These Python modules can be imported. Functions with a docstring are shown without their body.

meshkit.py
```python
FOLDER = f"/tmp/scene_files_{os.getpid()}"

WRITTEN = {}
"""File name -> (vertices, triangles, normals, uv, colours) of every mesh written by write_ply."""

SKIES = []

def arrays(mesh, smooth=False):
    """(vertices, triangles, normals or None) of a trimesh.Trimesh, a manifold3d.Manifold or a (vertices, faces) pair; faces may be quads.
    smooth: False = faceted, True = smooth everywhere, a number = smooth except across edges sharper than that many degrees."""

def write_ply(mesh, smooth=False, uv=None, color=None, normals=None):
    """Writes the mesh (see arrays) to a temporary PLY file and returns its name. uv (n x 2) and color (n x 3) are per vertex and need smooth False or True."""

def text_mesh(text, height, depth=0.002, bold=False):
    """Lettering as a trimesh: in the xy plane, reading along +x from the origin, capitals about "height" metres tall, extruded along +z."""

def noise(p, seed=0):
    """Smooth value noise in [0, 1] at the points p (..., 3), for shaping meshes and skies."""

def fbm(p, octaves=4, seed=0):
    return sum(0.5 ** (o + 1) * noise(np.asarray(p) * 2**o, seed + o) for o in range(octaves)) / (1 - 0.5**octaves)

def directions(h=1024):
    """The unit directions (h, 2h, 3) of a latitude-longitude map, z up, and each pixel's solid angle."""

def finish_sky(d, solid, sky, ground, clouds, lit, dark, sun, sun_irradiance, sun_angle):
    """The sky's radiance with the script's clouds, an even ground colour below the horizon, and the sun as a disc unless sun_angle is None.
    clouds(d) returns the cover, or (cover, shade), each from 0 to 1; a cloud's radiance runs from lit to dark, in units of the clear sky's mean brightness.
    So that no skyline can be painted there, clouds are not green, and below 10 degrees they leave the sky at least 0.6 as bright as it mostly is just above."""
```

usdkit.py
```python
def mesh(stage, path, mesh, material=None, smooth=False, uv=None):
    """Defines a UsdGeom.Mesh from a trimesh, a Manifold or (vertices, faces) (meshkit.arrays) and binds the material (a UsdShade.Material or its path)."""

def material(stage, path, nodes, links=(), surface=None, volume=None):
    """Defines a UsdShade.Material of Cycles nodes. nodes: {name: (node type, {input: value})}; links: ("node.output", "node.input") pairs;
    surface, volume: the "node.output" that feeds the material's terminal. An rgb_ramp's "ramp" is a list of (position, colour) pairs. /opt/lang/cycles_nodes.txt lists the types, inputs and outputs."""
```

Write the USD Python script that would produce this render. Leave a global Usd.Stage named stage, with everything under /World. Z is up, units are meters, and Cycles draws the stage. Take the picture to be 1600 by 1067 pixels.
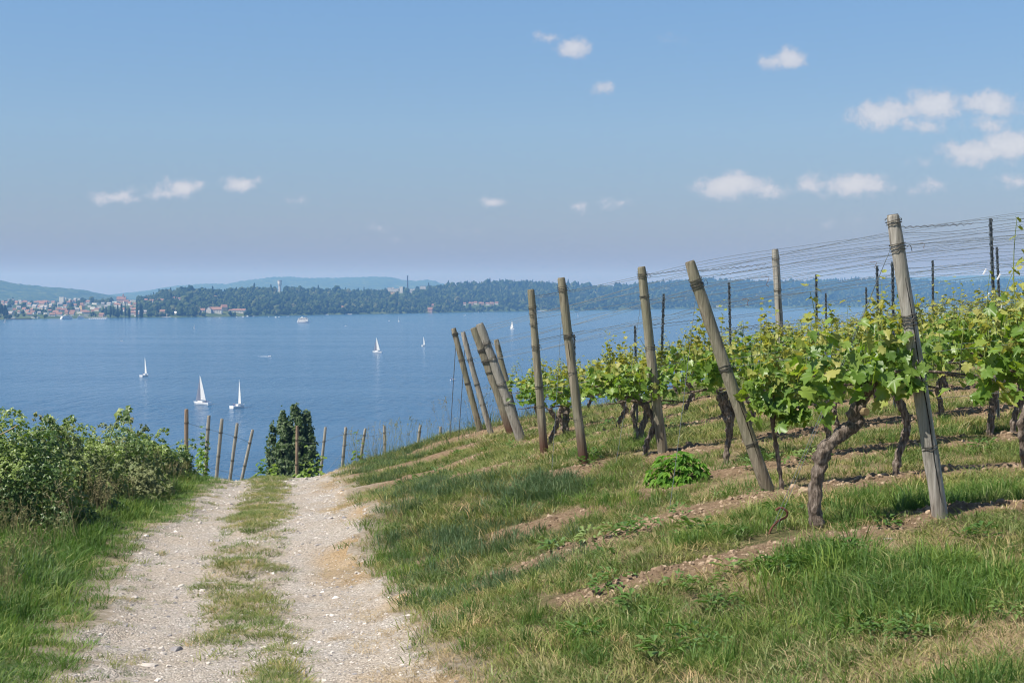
import math, numpy as np, trimesh, usdkit, meshkit
from pxr import Usd, UsdGeom, UsdLux, UsdShade, Sdf, Gf, Vt
from scipy.interpolate import RBFInterpolator

stage = Usd.Stage.CreateInMemory()
UsdGeom.SetStageUpAxis(stage, UsdGeom.Tokens.z)
UsdGeom.SetStageMetersPerUnit(stage, 1.0)
UsdGeom.Xform.Define(stage, '/World')
stage.SetDefaultPrim(stage.GetPrimAtPath('/World'))
UsdGeom.Scope.Define(stage, '/World/Looks')

# ------------------------------------------------------------------ camera, sky, sun, exposure
EYE = 50.0                    # the camera stands 50 m above the lake
F = 2222.0                    # focal length in pixels of the 1600 px wide photograph
HOR = 463.0
PITCH = math.atan((533.5 - HOR) / F)
cam = UsdGeom.Camera.Define(stage, '/World/camera')
cam.AddTranslateOp().Set((0, 0, EYE))
cam.AddRotateXOp().Set(90 - math.degrees(PITCH))
cam.CreateHorizontalApertureAttr(36.0)
cam.CreateFocalLengthAttr(36.0 * F / 1600)
cam.CreateFStopAttr(9.0)
cam.CreateFocusDistanceAttr(13.0)
cam.CreateClippingRangeAttr((0.05, 60000.0))
cam.CreateExposureAttr(EXPOSURE_ := 0.76)

SUN_AZ, SUN_EL = math.radians(-117), math.radians(56)     # left of the view, a little behind
SUN = np.array([math.sin(SUN_AZ) * math.cos(SUN_EL), math.cos(SUN_AZ) * math.cos(SUN_EL), math.sin(SUN_EL)])
sun = UsdLux.DistantLight.Define(stage, '/World/sun')
sun.CreateIntensityAttr(1.22); sun.CreateAngleAttr(0.53); sun.CreateNormalizeAttr(True)
sun.CreateColorAttr(Gf.Vec3f(1.0, 0.95, 0.88))
_z = SUN / np.linalg.norm(SUN); _x = np.cross([0, 0, 1.0], _z); _x /= np.linalg.norm(_x); _y = np.cross(_z, _x)
sun.AddTransformOp().Set(Gf.Matrix4d(*[*map(float, _x), 0, *map(float, _y), 0, *map(float, _z), 0, 0, 0, 0, 1]))

# cumulus: (px, py, half width, half height, strength) turned into directions
CLOUDS = [(895, 77, 30, 17, .95), (852, 63, 24, 13, .5), (943, 137, 24, 13, .55), (1050, 67, 26, 12, .42), (1205, 99, 28, 17, .7), (1230, 91, 27, 16, .95),
          (1375, 183, 48, 26, 1.05), (1452, 168, 50, 28, 1.05), (1420, 196, 62, 16, .7), (1340, 192, 46, 11, .4), (1548, 166, 52, 22, .95), (1545, 196, 56, 20, .62),
          (1520, 238, 66, 24, .95), (1575, 228, 58, 28, 1.0), (1440, 250, 26, 14, .4), (1140, 292, 64, 22, 1.05), (1190, 298, 52, 14, .75), (1270, 288, 24, 17, .8),
          (1335, 290, 62, 20, .95), (1460, 292, 30, 18, .55), (1420, 297, 30, 10, .4), (1585, 285, 60, 12, .5), (1310, 350, 40, 12, .3), (772, 315, 28, 12, .75),
          (970, 318, 36, 13, .5), (905, 324, 40, 11, .42), (180, 309, 46, 13, .72), (289, 292, 32, 15, .95), (262, 302, 68, 12, .5), (380, 286, 36, 12, .85),
          (470, 314, 40, 8, .3), (595, 358, 34, 9, .3), (715, 360, 34, 8, .3), (620, 372, 40, 7, .32), (1215, 358, 40, 9, .25)]
def sky_material():
    n = {'tc': ('texture_coordinate', {}), 'sep': ('separate_xyz', {}),
         'ym': ('math', {'math_type': 'maximum', 'value2': 0.05}),
         'u': ('math', {'math_type': 'divide'}), 'w': ('math', {'math_type': 'divide'}),
         'p': ('combine_xyz', {}),
         'sky': ('sky_texture', {'sky_type': 'single_scattering', 'sun_disc': False, 'sun_elevation': SUN_EL, 'sun_rotation': SUN_AZ, 'altitude': 450.0, 'air_density': 1.0, 'aerosol_density': 0.25, 'ozone_density': 1.6}),
         'bg': ('background_shader', {'strength': 0.068})}
    L = [('tc.generated', 'sep.vector'), ('sep.y', 'ym.value1'), ('sep.x', 'u.value1'), ('ym.value', 'u.value2'), ('sep.z', 'w.value1'), ('ym.value', 'w.value2'),
         ('u.value', 'p.x'), ('w.value', 'p.y')]
    # wobble the cloud outlines
    n['wn'] = ('noise_texture', {'scale': 42.0, 'detail': 3.0, 'roughness': 0.55}); n['wo'] = ('vector_math', {'math_type': 'subtract', 'vector2': (.5, .5, .5)})
    n['ws'] = ('vector_math', {'math_type': 'scale', 'scale': 0.012}); n['pw'] = ('vector_math', {'math_type': 'add'})
    L += [('p.vector', 'wn.vector'), ('wn.color', 'wo.vector1'), ('wo.vector', 'ws.vector1'), ('p.vector', 'pw.vector1'), ('ws.vector', 'pw.vector2')]
    last = None
    for i, (px, py, rx, ry, a) in enumerate(CLOUDS):
        c, r = ((px - 800) / F, (HOR - py) / F, 0), (F / rx / 1.38, F / ry / 1.4, 0)
        n[f's{i}'] = ('vector_math', {'math_type': 'subtract', 'vector2': c}); n[f'm{i}'] = ('vector_math', {'math_type': 'multiply', 'vector2': r})
        n[f'l{i}'] = ('vector_math', {'math_type': 'length'})
        n[f'r{i}'] = ('map_range', {'range_type': 'linear', 'from_min': 0.0, 'from_max': 1.0, 'to_min': a, 'to_max': 0.0, 'clamp': True})
        L += [('pw.vector', f's{i}.vector1'), (f's{i}.vector', f'm{i}.vector1'), (f'm{i}.vector', f'l{i}.vector1'), (f'l{i}.value', f'r{i}.value')]
        if last is None: last = f'r{i}.result'
        else:
            n[f'x{i}'] = ('math', {'math_type': 'maximum'}); L += [(last, f'x{i}.value1'), (f'r{i}.result', f'x{i}.value2')]; last = f'x{i}.value'
    # the same kind of small fair weather clouds all round the rest of the sky
    n['az'] = ('math', {'math_type': 'arctan2'}); n['azc'] = ('math', {'math_type': 'absolute'}); n['azm'] = ('map_range', {'from_min': 0.40, 'from_max': 0.50, 'to_min': 0.0, 'to_max': 1.0, 'clamp': True})
    n['sc'] = ('mapping', {'mapping_type': 'point', 'scale': (16.0, 16.0, 42.0)}); n['gn'] = ('noise_texture', {'scale': 1.0, 'detail': 4.0})
    n['gt'] = ('map_range', {'from_min': 0.64, 'from_max': 0.86, 'to_min': 0.0, 'to_max': 1.0, 'clamp': True}); n['gz'] = ('map_range', {'from_min': 0.0, 'from_max': 0.05, 'to_min': 0.0, 'to_max': 1.0, 'clamp': True})
    n['g1'] = ('math', {'math_type': 'multiply'}); n['g2'] = ('math', {'math_type': 'multiply'}); n['gx'] = ('math', {'math_type': 'maximum'})
    L += [('sep.x', 'az.value1'), ('sep.y', 'az.value2'), ('az.value', 'azc.value1'), ('azc.value', 'azm.value'), ('tc.generated', 'sc.vector'), ('sc.vector', 'gn.vector'), ('gn.fac', 'gt.value'),
          ('sep.z', 'gz.value'), ('gt.result', 'g1.value1'), ('azm.result', 'g1.value2'), ('g1.value', 'g2.value1'), ('gz.result', 'g2.value2'), (last, 'gx.value1'), ('g2.value', 'gx.value2')]
    # break the cover up with fine noise
    n['dn'] = ('noise_texture', {'scale': 105.0, 'detail': 7.0, 'roughness': 0.62}); n['dm'] = ('math', {'math_type': 'multiply_add', 'value2': 1.15, 'value3': -0.575})
    n['da'] = ('math', {'math_type': 'add'}); n['dr'] = ('map_range', {'range_type': 'smoothstep', 'from_min': 0.14, 'from_max': 0.66, 'to_min': 0.0, 'to_max': 0.68, 'clamp': True})
    n['gate'] = ('map_range', {'from_min': 0.0, 'from_max': 0.12, 'to_min': 0.0, 'to_max': 1.0, 'clamp': True}); n['dg'] = ('math', {'math_type': 'multiply'})
    n['zr'] = ('rgb_ramp', {'ramp': [(0, (.29, .265, .36)), (.026, (.335, .315, .42)), (.05, (.485, .475, .565)), (.073, (.575, .59, .685)), (.115, (.72, .775, .865)), (.204, (.80, .95, 1.08)), (.5, (.86, 1.0, 1.1)), (1, (.9, 1.0, 1.1))]}); n['zm'] = ('mix_color', {'blend_type': 'multiply', 'fac': 1.0})   # dusty summer air: the sky's colour by height
    L += [('sep.z', 'zr.fac'), ('sky.color', 'zm.a'), ('zr.color', 'zm.b')]
    n['cc'] = ('rgb_ramp', {'ramp': [(0, CLOUD_SHADE), (.3, CLOUD_SHADE), (.85, CLOUD_RGB), (1, CLOUD_RGB)]}); n['mix'] = ('mix_color', {'blend_type': 'mix'}); 
    L += [('tc.generated', 'dn.vector'), ('dn.fac', 'dm.value1'), ('dm.value', 'da.value1'), ('gx.value', 'da.value2'), ('da.value', 'dr.value'), ('gx.value', 'gate.value'),
          ('dr.result', 'dg.value1'), ('gate.result', 'dg.value2'), ('da.value', 'cc.fac'), ('cc.color', 'mix.b'), ('dg.value', 'mix.fac'), ('zm.result', 'mix.a'), ('mix.result', 'bg.color')]
    return usdkit.material(stage, '/World/Looks/sky', n, L, surface='bg.background')
CLOUD_RGB, CLOUD_SHADE = (6.9, 6.65, 6.7), (4.9, 4.95, 5.6)
dome = UsdLux.DomeLight.Define(stage, '/World/sky')
UsdShade.MaterialBindingAPI.Apply(dome.GetPrim()).Bind(sky_material())
dome.GetPrim().SetCustomDataByKey('kind', 'structure')
dome.GetPrim().SetCustomDataByKey('label', 'pale blue summer sky with small white clouds'); dome.GetPrim().SetCustomDataByKey('category', 'sky')

# ------------------------------------------------------------------ helpers
used = {}
def numbered(parent, name):
    k = (parent, name); used[k] = used.get(k, -1) + 1
    return f'{parent}/{name}' + (f'_{used[k]:03d}' if used[k] else '')
def tag(p, label=None, cat=None, group=None, kind=None):
    p = p.GetPrim() if hasattr(p, 'GetPrim') else p
    for k, v in (('label', label), ('category', cat), ('group', group), ('kind', kind)):
        if v: p.SetCustomDataByKey(k, v)
    return p
def path_of(parent): return '/World' if parent is None else str(parent.GetPath())
def obj(name, mesh, mat, parent=None, smooth=False):
    return usdkit.mesh(stage, numbered(path_of(parent), name), mesh, mat, smooth=smooth).GetPrim()
def thing(name, label, cat, loc=(0, 0, 0), rotz=0.0, scale=None, group=None):
    x = UsdGeom.Xform.Define(stage, numbered('/World', name))
    x.AddTranslateOp().Set(Gf.Vec3d(*map(float, loc))); x.AddRotateZOp().Set(float(math.degrees(rotz)))
    if scale is not None: x.AddScaleOp().Set(Gf.Vec3f(*np.broadcast_to(scale, 3).astype(float).tolist()))
    return tag(x, label, cat, group)
def dup(src, label, loc, rotz=0.0, scale=(1, 1, 1), group=None):
    was = src.GetCustomData(); base = src.GetName()
    while base[-4:-3] == '_' and base[-3:].isdigit(): base = base[:-4]
    x = UsdGeom.Xform.Define(stage, numbered('/World', base)); p = x.GetPrim()
    x.AddTranslateOp().Set(Gf.Vec3d(*map(float, loc))); x.AddRotateZOp().Set(float(math.degrees(rotz))); x.AddScaleOp().Set(Gf.Vec3f(*np.broadcast_to(scale, 3).astype(float).tolist()))
    p.GetReferences().AddInternalReference(src.GetPath()); p.SetInstanceable(True)
    tag(p, label, was['category'], group or was.get('group'))
    return p
def cat(ms):
    vs, fs, n = [], [], 0
    for m in ms:
        v, f = (m.vertices, m.faces) if hasattr(m, 'faces') else m
        vs.append(np.asarray(v, float)); fs.append(np.asarray(f, int) + n); n += len(v)
    return np.vstack(vs), np.vstack(fs)
def box(cx, cy, cz, sx, sy, sz, rz=0.0):
    m = trimesh.creation.box([sx, sy, sz])
    if rz: m.apply_transform(trimesh.transformations.rotation_matrix(rz, [0, 0, 1]))
    m.apply_translation([cx, cy, cz]); return np.array(m.vertices), np.array(m.faces)
def spline(pts, n):
    pts = np.asarray(pts, float); t = np.linspace(0, len(pts) - 1, len(pts))
    from scipy.interpolate import CubicSpline, interp1d
    s = np.linspace(0, len(pts) - 1, n)
    return (CubicSpline(t, pts) if len(pts) > 2 else interp1d(t, pts, axis=0))(s)
def tube(pts, rad, sides=6, cap=True, rough=0.0, seed=0, freq=6.0):
    p = np.asarray(pts, float); n = len(p); r = np.broadcast_to(np.asarray(rad, float), (n,))
    t = np.gradient(p, axis=0); t /= np.linalg.norm(t, axis=1, keepdims=True) + 1e-12
    a = np.cross(t[0], [0, 0, 1.0] if abs(t[0][2]) < .9 else [1.0, 0, 0]); a /= np.linalg.norm(a)
    A = []
    for i in range(n):
        a = a - t[i] * (a @ t[i]); a /= np.linalg.norm(a) + 1e-12; A.append(a)
    A = np.array(A); B = np.cross(t, A); ang = np.arange(sides) * 2 * np.pi / sides
    off = np.cos(ang)[None, :, None] * A[:, None] + np.sin(ang)[None, :, None] * B[:, None]
    rr = np.broadcast_to(r[:, None], (n, sides)).copy()
    if rough:
        q = p[:, None] + off * r[:, None, None]
        rr *= 1 + rough * 2 * (meshkit.fbm(q * freq, 3, seed) - 0.5)
    v = (p[:, None] + off * rr[..., None]).reshape(-1, 3)
    i, j = np.meshgrid(np.arange(n - 1), np.arange(sides), indexing='ij')
    q = np.stack([i * sides + j, i * sides + (j + 1) % sides, (i + 1) * sides + (j + 1) % sides, (i + 1) * sides + j], -1).reshape(-1, 4)
    f = np.vstack([q[:, [0, 1, 2]], q[:, [0, 2, 3]]])
    if cap:
        v = np.vstack([v, p[0], p[-1]]); k = np.arange(sides)
        f = np.vstack([f, np.stack([np.full(sides, n * sides), (k + 1) % sides, k], 1), np.stack([np.full(sides, n * sides + 1), (n - 1) * sides + k, (n - 1) * sides + (k + 1) % sides], 1)])
    return v, f
def prism(outline, depth):          # outline (x, z) extruded along y, centred
    from shapely.geometry import Polygon
    m = trimesh.creation.extrude_polygon(Polygon(outline), depth, engine='earcut')
    v = np.array(m.vertices); return np.stack([v[:, 0], depth / 2 - v[:, 2], v[:, 1]], 1), np.array(m.faces)
def turned(m, rz=0.0, loc=(0, 0, 0), s=1.0):
    v, f = m; c, d = math.cos(rz), math.sin(rz)
    v = np.asarray(v) * s
    return np.stack([v[:, 0] * c - v[:, 1] * d, v[:, 0] * d + v[:, 1] * c, v[:, 2]], 1) + np.asarray(loc), f
def at(px, py, Y):                  # the point at depth Y that the photograph shows at (px, py)
    cp, sp = math.cos(PITCH), math.sin(PITCH)
    a, b = (px - 800) / F, (533.5 - py) / F
    d = np.array([a, cp + b * sp, -sp + b * cp])
    return np.array([0, 0, EYE]) + d * (Y / d[1])
def instancer(name, protos, mat, pos, idx, yaw, scale, label, category, tilt=None):
    """protos: meshes; mat: a material or a list of one each"""
    pi = UsdGeom.PointInstancer.Define(stage, numbered('/World', name)); p = pi.GetPath()
    for k, m in enumerate(protos):
        mm = mat[k] if isinstance(mat, (list, tuple)) else mat
        q = usdkit.mesh(stage, f'{p}/kind_{k:03d}' if k else f'{p}/kind', m, mm)
        pi.CreatePrototypesRel().AddTarget(q.GetPath())
    n = len(pos); yaw = np.broadcast_to(yaw, (n,)); sc = np.asarray(scale, float)
    sc = np.repeat(sc[:, None], 3, 1) if sc.ndim == 1 else sc
    c, s = np.cos(yaw / 2), np.sin(yaw / 2)
    q = np.stack([c, np.zeros(n), np.zeros(n), s], 1)
    if tilt is not None:                          # a small lean about x and y, before the turn
        tx, ty = tilt[:, 0] / 2, tilt[:, 1] / 2
        q = np.stack([c, c * tx - s * ty, c * ty + s * tx, s], 1); q /= np.linalg.norm(q, axis=1, keepdims=True)
    pi.CreatePositionsAttr(Vt.Vec3fArray.FromNumpy(np.asarray(pos, np.float32)))
    pi.CreateProtoIndicesAttr(Vt.IntArray.FromNumpy(np.asarray(idx, np.int32)))
    pi.CreateScalesAttr(Vt.Vec3fArray.FromNumpy(sc.astype(np.float32)))
    pi.CreateOrientationsAttr(Vt.QuathArray([Gf.Quath(float(a), float(b), float(cc), float(d)) for a, b, cc, d in q]))
    return tag(pi, label, category, kind='stuff')

# ------------------------------------------------------------------ materials
def plain(name, rgb, rough=0.7, spec=0.4, metallic=0.0, vary=0.0):
    n = {'p': ('principled_bsdf', {'roughness': rough, 'specular_ior_level': spec, 'metallic': metallic, 'base_color': rgb})}; L = []
    if vary:
        n |= {'o': ('object_info', {}), 'm': ('map_range', {'to_min': 1 - vary, 'to_max': 1 + vary}), 'h': ('hsv', {'color': rgb})}
        L = [('o.random', 'm.value'), ('m.result', 'h.value'), ('h.color', 'p.base_color')]
    return usdkit.material(stage, f'/World/Looks/{name}', n, L, surface='p.BSDF')
def leafy(name, ramp, trans, fac=0.35, rough=0.5, spec=0.35, patch=None):
    """leaf: each leaf or blade takes its own tone from the ramp"""
    n = {'g': ('geometry', {}), 'o': ('object_info', {}), 'a': ('math', {'math_type': 'add'}), 'fr': ('math', {'math_type': 'fraction'}), 'r': ('rgb_ramp', {'ramp': ramp}),
         't': ('rgb_ramp', {'ramp': trans}), 'p': ('principled_bsdf', {'roughness': rough, 'specular_ior_level': spec}), 'tr': ('translucent_bsdf', {}), 'x': ('mix_closure', {'fac': fac})}
    L = [('g.random_per_island', 'a.value1'), ('o.random', 'a.value2'), ('a.value', 'fr.value1'), ('fr.value', 'r.fac'), ('fr.value', 't.fac'), ('r.color', 'p.base_color'), ('t.color', 'tr.color'),
         ('p.BSDF', 'x.closure1'), ('tr.BSDF', 'x.closure2')]
    if patch:                       # broad patches of other tones over the ground they grow on
        n |= {'n': ('noise_texture', {'scale': patch[0], 'detail': 3.0}), 'nm': ('map_range', {'from_min': .38, 'from_max': .62, 'clamp': True}), 'mx': ('mix_color', {'blend_type': 'multiply', 'b': patch[1]})}
        L = [l for l in L if l != ('r.color', 'p.base_color')] + [('g.position', 'n.vector'), ('n.fac', 'nm.value'), ('nm.result', 'mx.fac'), ('r.color', 'mx.a'), ('mx.result', 'p.base_color')]
    return usdkit.material(stage, f'/World/Looks/{name}', n, L, surface='x.closure')

M = {}
M['vine_leaf'] = leafy('vine_leaf', [(0, (.075, .14, .02)), (.45, (.125, .215, .035)), (.8, (.20, .285, .055)), (1, (.10, .18, .03))], [(0, (.20, .38, .02)), (1, (.36, .48, .03))], .40, .42, .45)
M['vine_leaf_young'] = leafy('vine_leaf_young', [(0, (.24, .28, .06)), (.6, (.36, .34, .10)), (1, (.19, .26, .045))], [(0, (.40, .45, .04)), (1, (.46, .42, .06))], .4, .5, .3)
M['shoot'] = plain('shoot', (.16, .20, .05), .6)
M['grass'] = leafy('grass', [(0, (.075, .12, .03)), (.4, (.115, .165, .04)), (.68, (.17, .22, .06)), (.88, (.24, .24, .095)), (1, (.36, .31, .16))], [(0, (.10, .22, .02)), (1, (.2, .26, .05))], .28, .5, .3, (1.1, (1.5, 1.15, 1.2)))
M['grass_lush'] = leafy('grass_lush', [(0, (.05, .10, .023)), (.55, (.085, .16, .032)), (.88, (.15, .21, .045)), (1, (.28, .27, .12))], [(0, (.08, .22, .015)), (1, (.15, .26, .03))], .28, .5, .3, (0.9, (1.3, 1.25, 1.0)))
M['grass_blue'] = leafy('grass_blue', [(0, (.05, .09, .035)), (.65, (.08, .135, .052)), (1, (.15, .18, .075))], [(0, (.08, .17, .03)), (1, (.12, .2, .05))], .22, .5, .35)
M['straw'] = leafy('straw', [(0, (.30, .225, .12)), (.6, (.42, .32, .18)), (1, (.22, .18, .085))], [(0, (.3, .24, .1)), (1, (.3, .24, .1))], .12, .7, .15)
M['seed'] = leafy('seed', [(0, (.20, .18, .085)), (.5, (.17, .19, .07)), (1, (.29, .25, .14))], [(0, (.25, .2, .1)), (1, (.25, .2, .1))], .15, .8, .1)
M['weed'] = leafy('weed', [(0, (.06, .12, .025)), (.7, (.10, .175, .04)), (1, (.16, .22, .06))], [(0, (.1, .25, .02)), (1, (.14, .26, .03))], .25, .45, .4)
M['bramble'] = leafy('bramble', [(0, (.055, .10, .026)), (.5, (.095, .155, .036)), (.8, (.17, .235, .05)), (1, (.23, .28, .075))], [(0, (.08, .2, .015)), (1, (.2, .32, .02))], .25, .42, .45)
M['bramble_dusty'] = leafy('bramble_dusty', [(0, (.10, .14, .05)), (.5, (.16, .19, .075)), (.8, (.24, .225, .115)), (1, (.14, .20, .055))], [(0, (.1, .16, .03)), (1, (.16, .2, .05))], .22, .6, .25)
M['peony'] = leafy('peony', [(0, (.05, .125, .014)), (.6, (.09, .20, .02)), (1, (.15, .27, .03))], [(0, (.12, .34, .01)), (1, (.2, .44, .02))], .32, .6, .2)
M['poplar'] = leafy('poplar', [(0, (.075, .12, .05)), (.6, (.13, .18, .075)), (1, (.20, .25, .11))], [(0, (.10, .20, .03)), (1, (.14, .24, .04))], .32, .5, .35)
M['white_petal'] = plain('white_petal', (.75, .74, .7), .7)
M['bark'] = usdkit.material(stage, '/World/Looks/bark', {
    'tc': ('texture_coordinate', {}), 'mp': ('mapping', {'mapping_type': 'point', 'scale': (30, 30, 5)}), 'n': ('noise_texture', {'scale': 1.6, 'detail': 6, 'roughness': .68}),
    'r': ('rgb_ramp', {'ramp': [(.32, (.035, .027, .02)), (.5, (.15, .118, .093)), (.7, (.37, .31, .26))]}), 'b': ('bump', {'strength': 1.0, 'distance': .03}), 'p': ('principled_bsdf', {'roughness': .9, 'specular_ior_level': .15})},
    [('tc.object', 'mp.vector'), ('mp.vector', 'n.vector'), ('n.fac', 'r.fac'), ('r.color', 'p.base_color'), ('n.fac', 'b.height'), ('b.normal', 'p.normal')], surface='p.BSDF')
def wood_mat(name, dark, mid, pale, green, foot=.9):
    return usdkit.material(stage, f'/World/Looks/{name}', {
        'tc': ('texture_coordinate', {}), 'mp': ('mapping', {'mapping_type': 'point', 'scale': (26, 26, 1.6)}), 'n': ('noise_texture', {'scale': 1.5, 'detail': 7, 'roughness': .66, 'distortion': .6}),
        'mp2': ('mapping', {'mapping_type': 'point', 'scale': (5, 5, 1.6)}), 'n2': ('noise_texture', {'scale': 1.3, 'detail': 4, 'roughness': .6}),
        'r': ('rgb_ramp', {'ramp': [(.34, dark), (.5, mid), (.68, pale)]}), 'r2': ('map_range', {'from_min': .42, 'from_max': .66, 'to_max': .75, 'clamp': True}), 'mx': ('mix_color', {'b': green}),
        'sep': ('separate_xyz', {}), 'fz': ('map_range', {'from_min': .12, 'from_max': .5, 'to_min': foot, 'to_max': 0.0, 'clamp': True}), 'mz': ('mix_color', {'b': (.085, .045, .03)}),
        'b': ('bump', {'strength': .9, 'distance': .010}), 'p': ('principled_bsdf', {'roughness': .88, 'specular_ior_level': .2})},
        [('tc.object', 'mp.vector'), ('mp.vector', 'n.vector'), ('tc.object', 'mp2.vector'), ('mp2.vector', 'n2.vector'), ('n.fac', 'r.fac'), ('n2.fac', 'r2.value'), ('r2.result', 'mx.fac'), ('r.color', 'mx.a'),
         ('tc.object', 'sep.vector'), ('sep.z', 'fz.value'), ('fz.result', 'mz.fac'), ('mx.result', 'mz.a'), ('mz.result', 'p.base_color'), ('n.fac', 'b.height'), ('b.normal', 'p.normal')], surface='p.BSDF')
M['wood_grey'] = wood_mat('wood_grey', (.11, .10, .085), (.285, .265, .23), (.43, .405, .36), (.235, .23, .19), .25)
M['wood_green'] = wood_mat('wood_green', (.09, .078, .058), (.22, .195, .145), (.35, .315, .24), (.17, .17, .11), .3)
M['wood_redfoot'] = wood_mat('wood_redfoot', (.09, .078, .058), (.22, .19, .14), (.35, .31, .235), (.17, .165, .11), 1.0)
M['wood_brown'] = wood_mat('wood_brown', (.09, .06, .042), (.25, .175, .12), (.38, .29, .21), (.22, .18, .135))
M['wood_top'] = plain('wood_top', (.20, .15, .085), .95, .1)
M['crack'] = plain('crack', (.022, .018, .014), .95, .1)
M['wire'] = plain('wire', (.13, .155, .165), .55, .4, .2)
M['wire_old'] = plain('wire_old', (.07, .065, .055), .7, .3, .3)
M['zinc'] = plain('zinc', (.13, .15, .165), .5, .4, .55)
M['zinc_hole'] = plain('zinc_hole', (.55, .58, .6), .4, .5, .2)
M['white_clip'] = plain('white_clip', (.8, .8, .8), .4, .5)
M['rust'] = plain('rust', (.115, .05, .032), .85, .2)
M['tendril'] = plain('tendril', (.16, .10, .06), .8, .2)
M['sail'] = leafy('sail', [(0, (.82, .82, .80)), (1, (.82, .82, .80))], [(0, (.8, .8, .78)), (1, (.8, .8, .78))], .45, .6, .2)
M['sail_dark'] = plain('sail_dark', (.14, .16, .21), .6, .2)
M['hull'] = plain('hull', (.75, .75, .74), .3, .5)
M['hull_dark'] = plain('hull_dark', (.05, .06, .09), .4, .5)
M['deck'] = plain('deck', (.45, .40, .33), .7, .3)
M['alu'] = plain('alu', (.6, .6, .6), .4, .5, .4)
M['glass_dark'] = plain('glass_dark', (.03, .035, .045), .15, .6)
M['red'] = plain('red', (.42, .07, .05), .6)
M['cloth_blue'] = plain('cloth_blue', (.05, .08, .2), .8); M['skin'] = plain('skin', (.5, .3, .22), .6)
M['foam'] = plain('foam', (.75, .78, .8), .8)
for k, c in dict(wall_white=(.54, .53, .51), wall_cream=(.46, .40, .32), wall_grey=(.42, .42, .42), wall_ochre=(.46, .33, .17), wall_pink=(.38, .26, .22), roof_red=(.20, .115, .09), roof_brown=(.20, .12, .09), roof_grey=(.24, .24, .25), roof_white=(.7, .7, .7), concrete=(.45, .44, .42), dark_concrete=(.06, .06, .065), quay=(.36, .35, .33)).items():
    M[k] = plain(k, c, .85, .2)
# ------------------------------------------------------------------ the ground
_c = np.array([(0.6, 0, -1.62), (-0.5, 4, -1.95), (-1.51, 8.5, -2.31), (-2.74, 14, -2.70), (-3.52, 19.8, -3.03), (-4.1, 24, -3.30), (-4.7, 30, -3.73),
    (-3.06, 8.5, -2.30), (-5.04, 14, -2.66), (-6, 14, -2.55), (-7, 20, -2.9), (-8, 26, -3.3), (-7, 30, -3.66), (-10, 20, -2.75), (-12, 30, -3.5), (-2.4, 29.7, -3.42), (-3.5, 30, -3.70),
    (3.0, 10, -1.56), (2.27, 12.6, -1.74), (1.7, 16, -1.80), (0.83, 16.1, -1.92), (0.43, 18.4, -2.06), (0.17, 23.5, -2.40), (-0.63, 27.5, -2.63), (3.75, 10.3, -1.54),
    (9, 25, -1.2), (5.2, 15.5, -1.51), (7.5, 22, -1.16), (4.7, 13, -1.58), (2.16, 6, -1.63), (1.22, 6.8, -1.85), (0, 7.8, -2.12), (-0.5, 11, -2.41), (2.95, 8.2, -1.61), (1.66, 8.2, -1.80), (.48, 10.6, -2.04),
    (0, -5, -1.35), (-4, -5, -1.5), (4, -5, -1.1), (4, 2, -1.4), (-4, 2, -1.75), (-2.43, 27, -3.12), (-1.8, 28.5, -2.91), (-1.3, 29, -2.86), (12, 30, -1.1), (12, 15, -1.2), (-2.2, 20.5, -3.0), (-1.5, 14.2, -2.68), (-1.0, 20, -2.62), (-0.4, 15, -2.33)])
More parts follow.
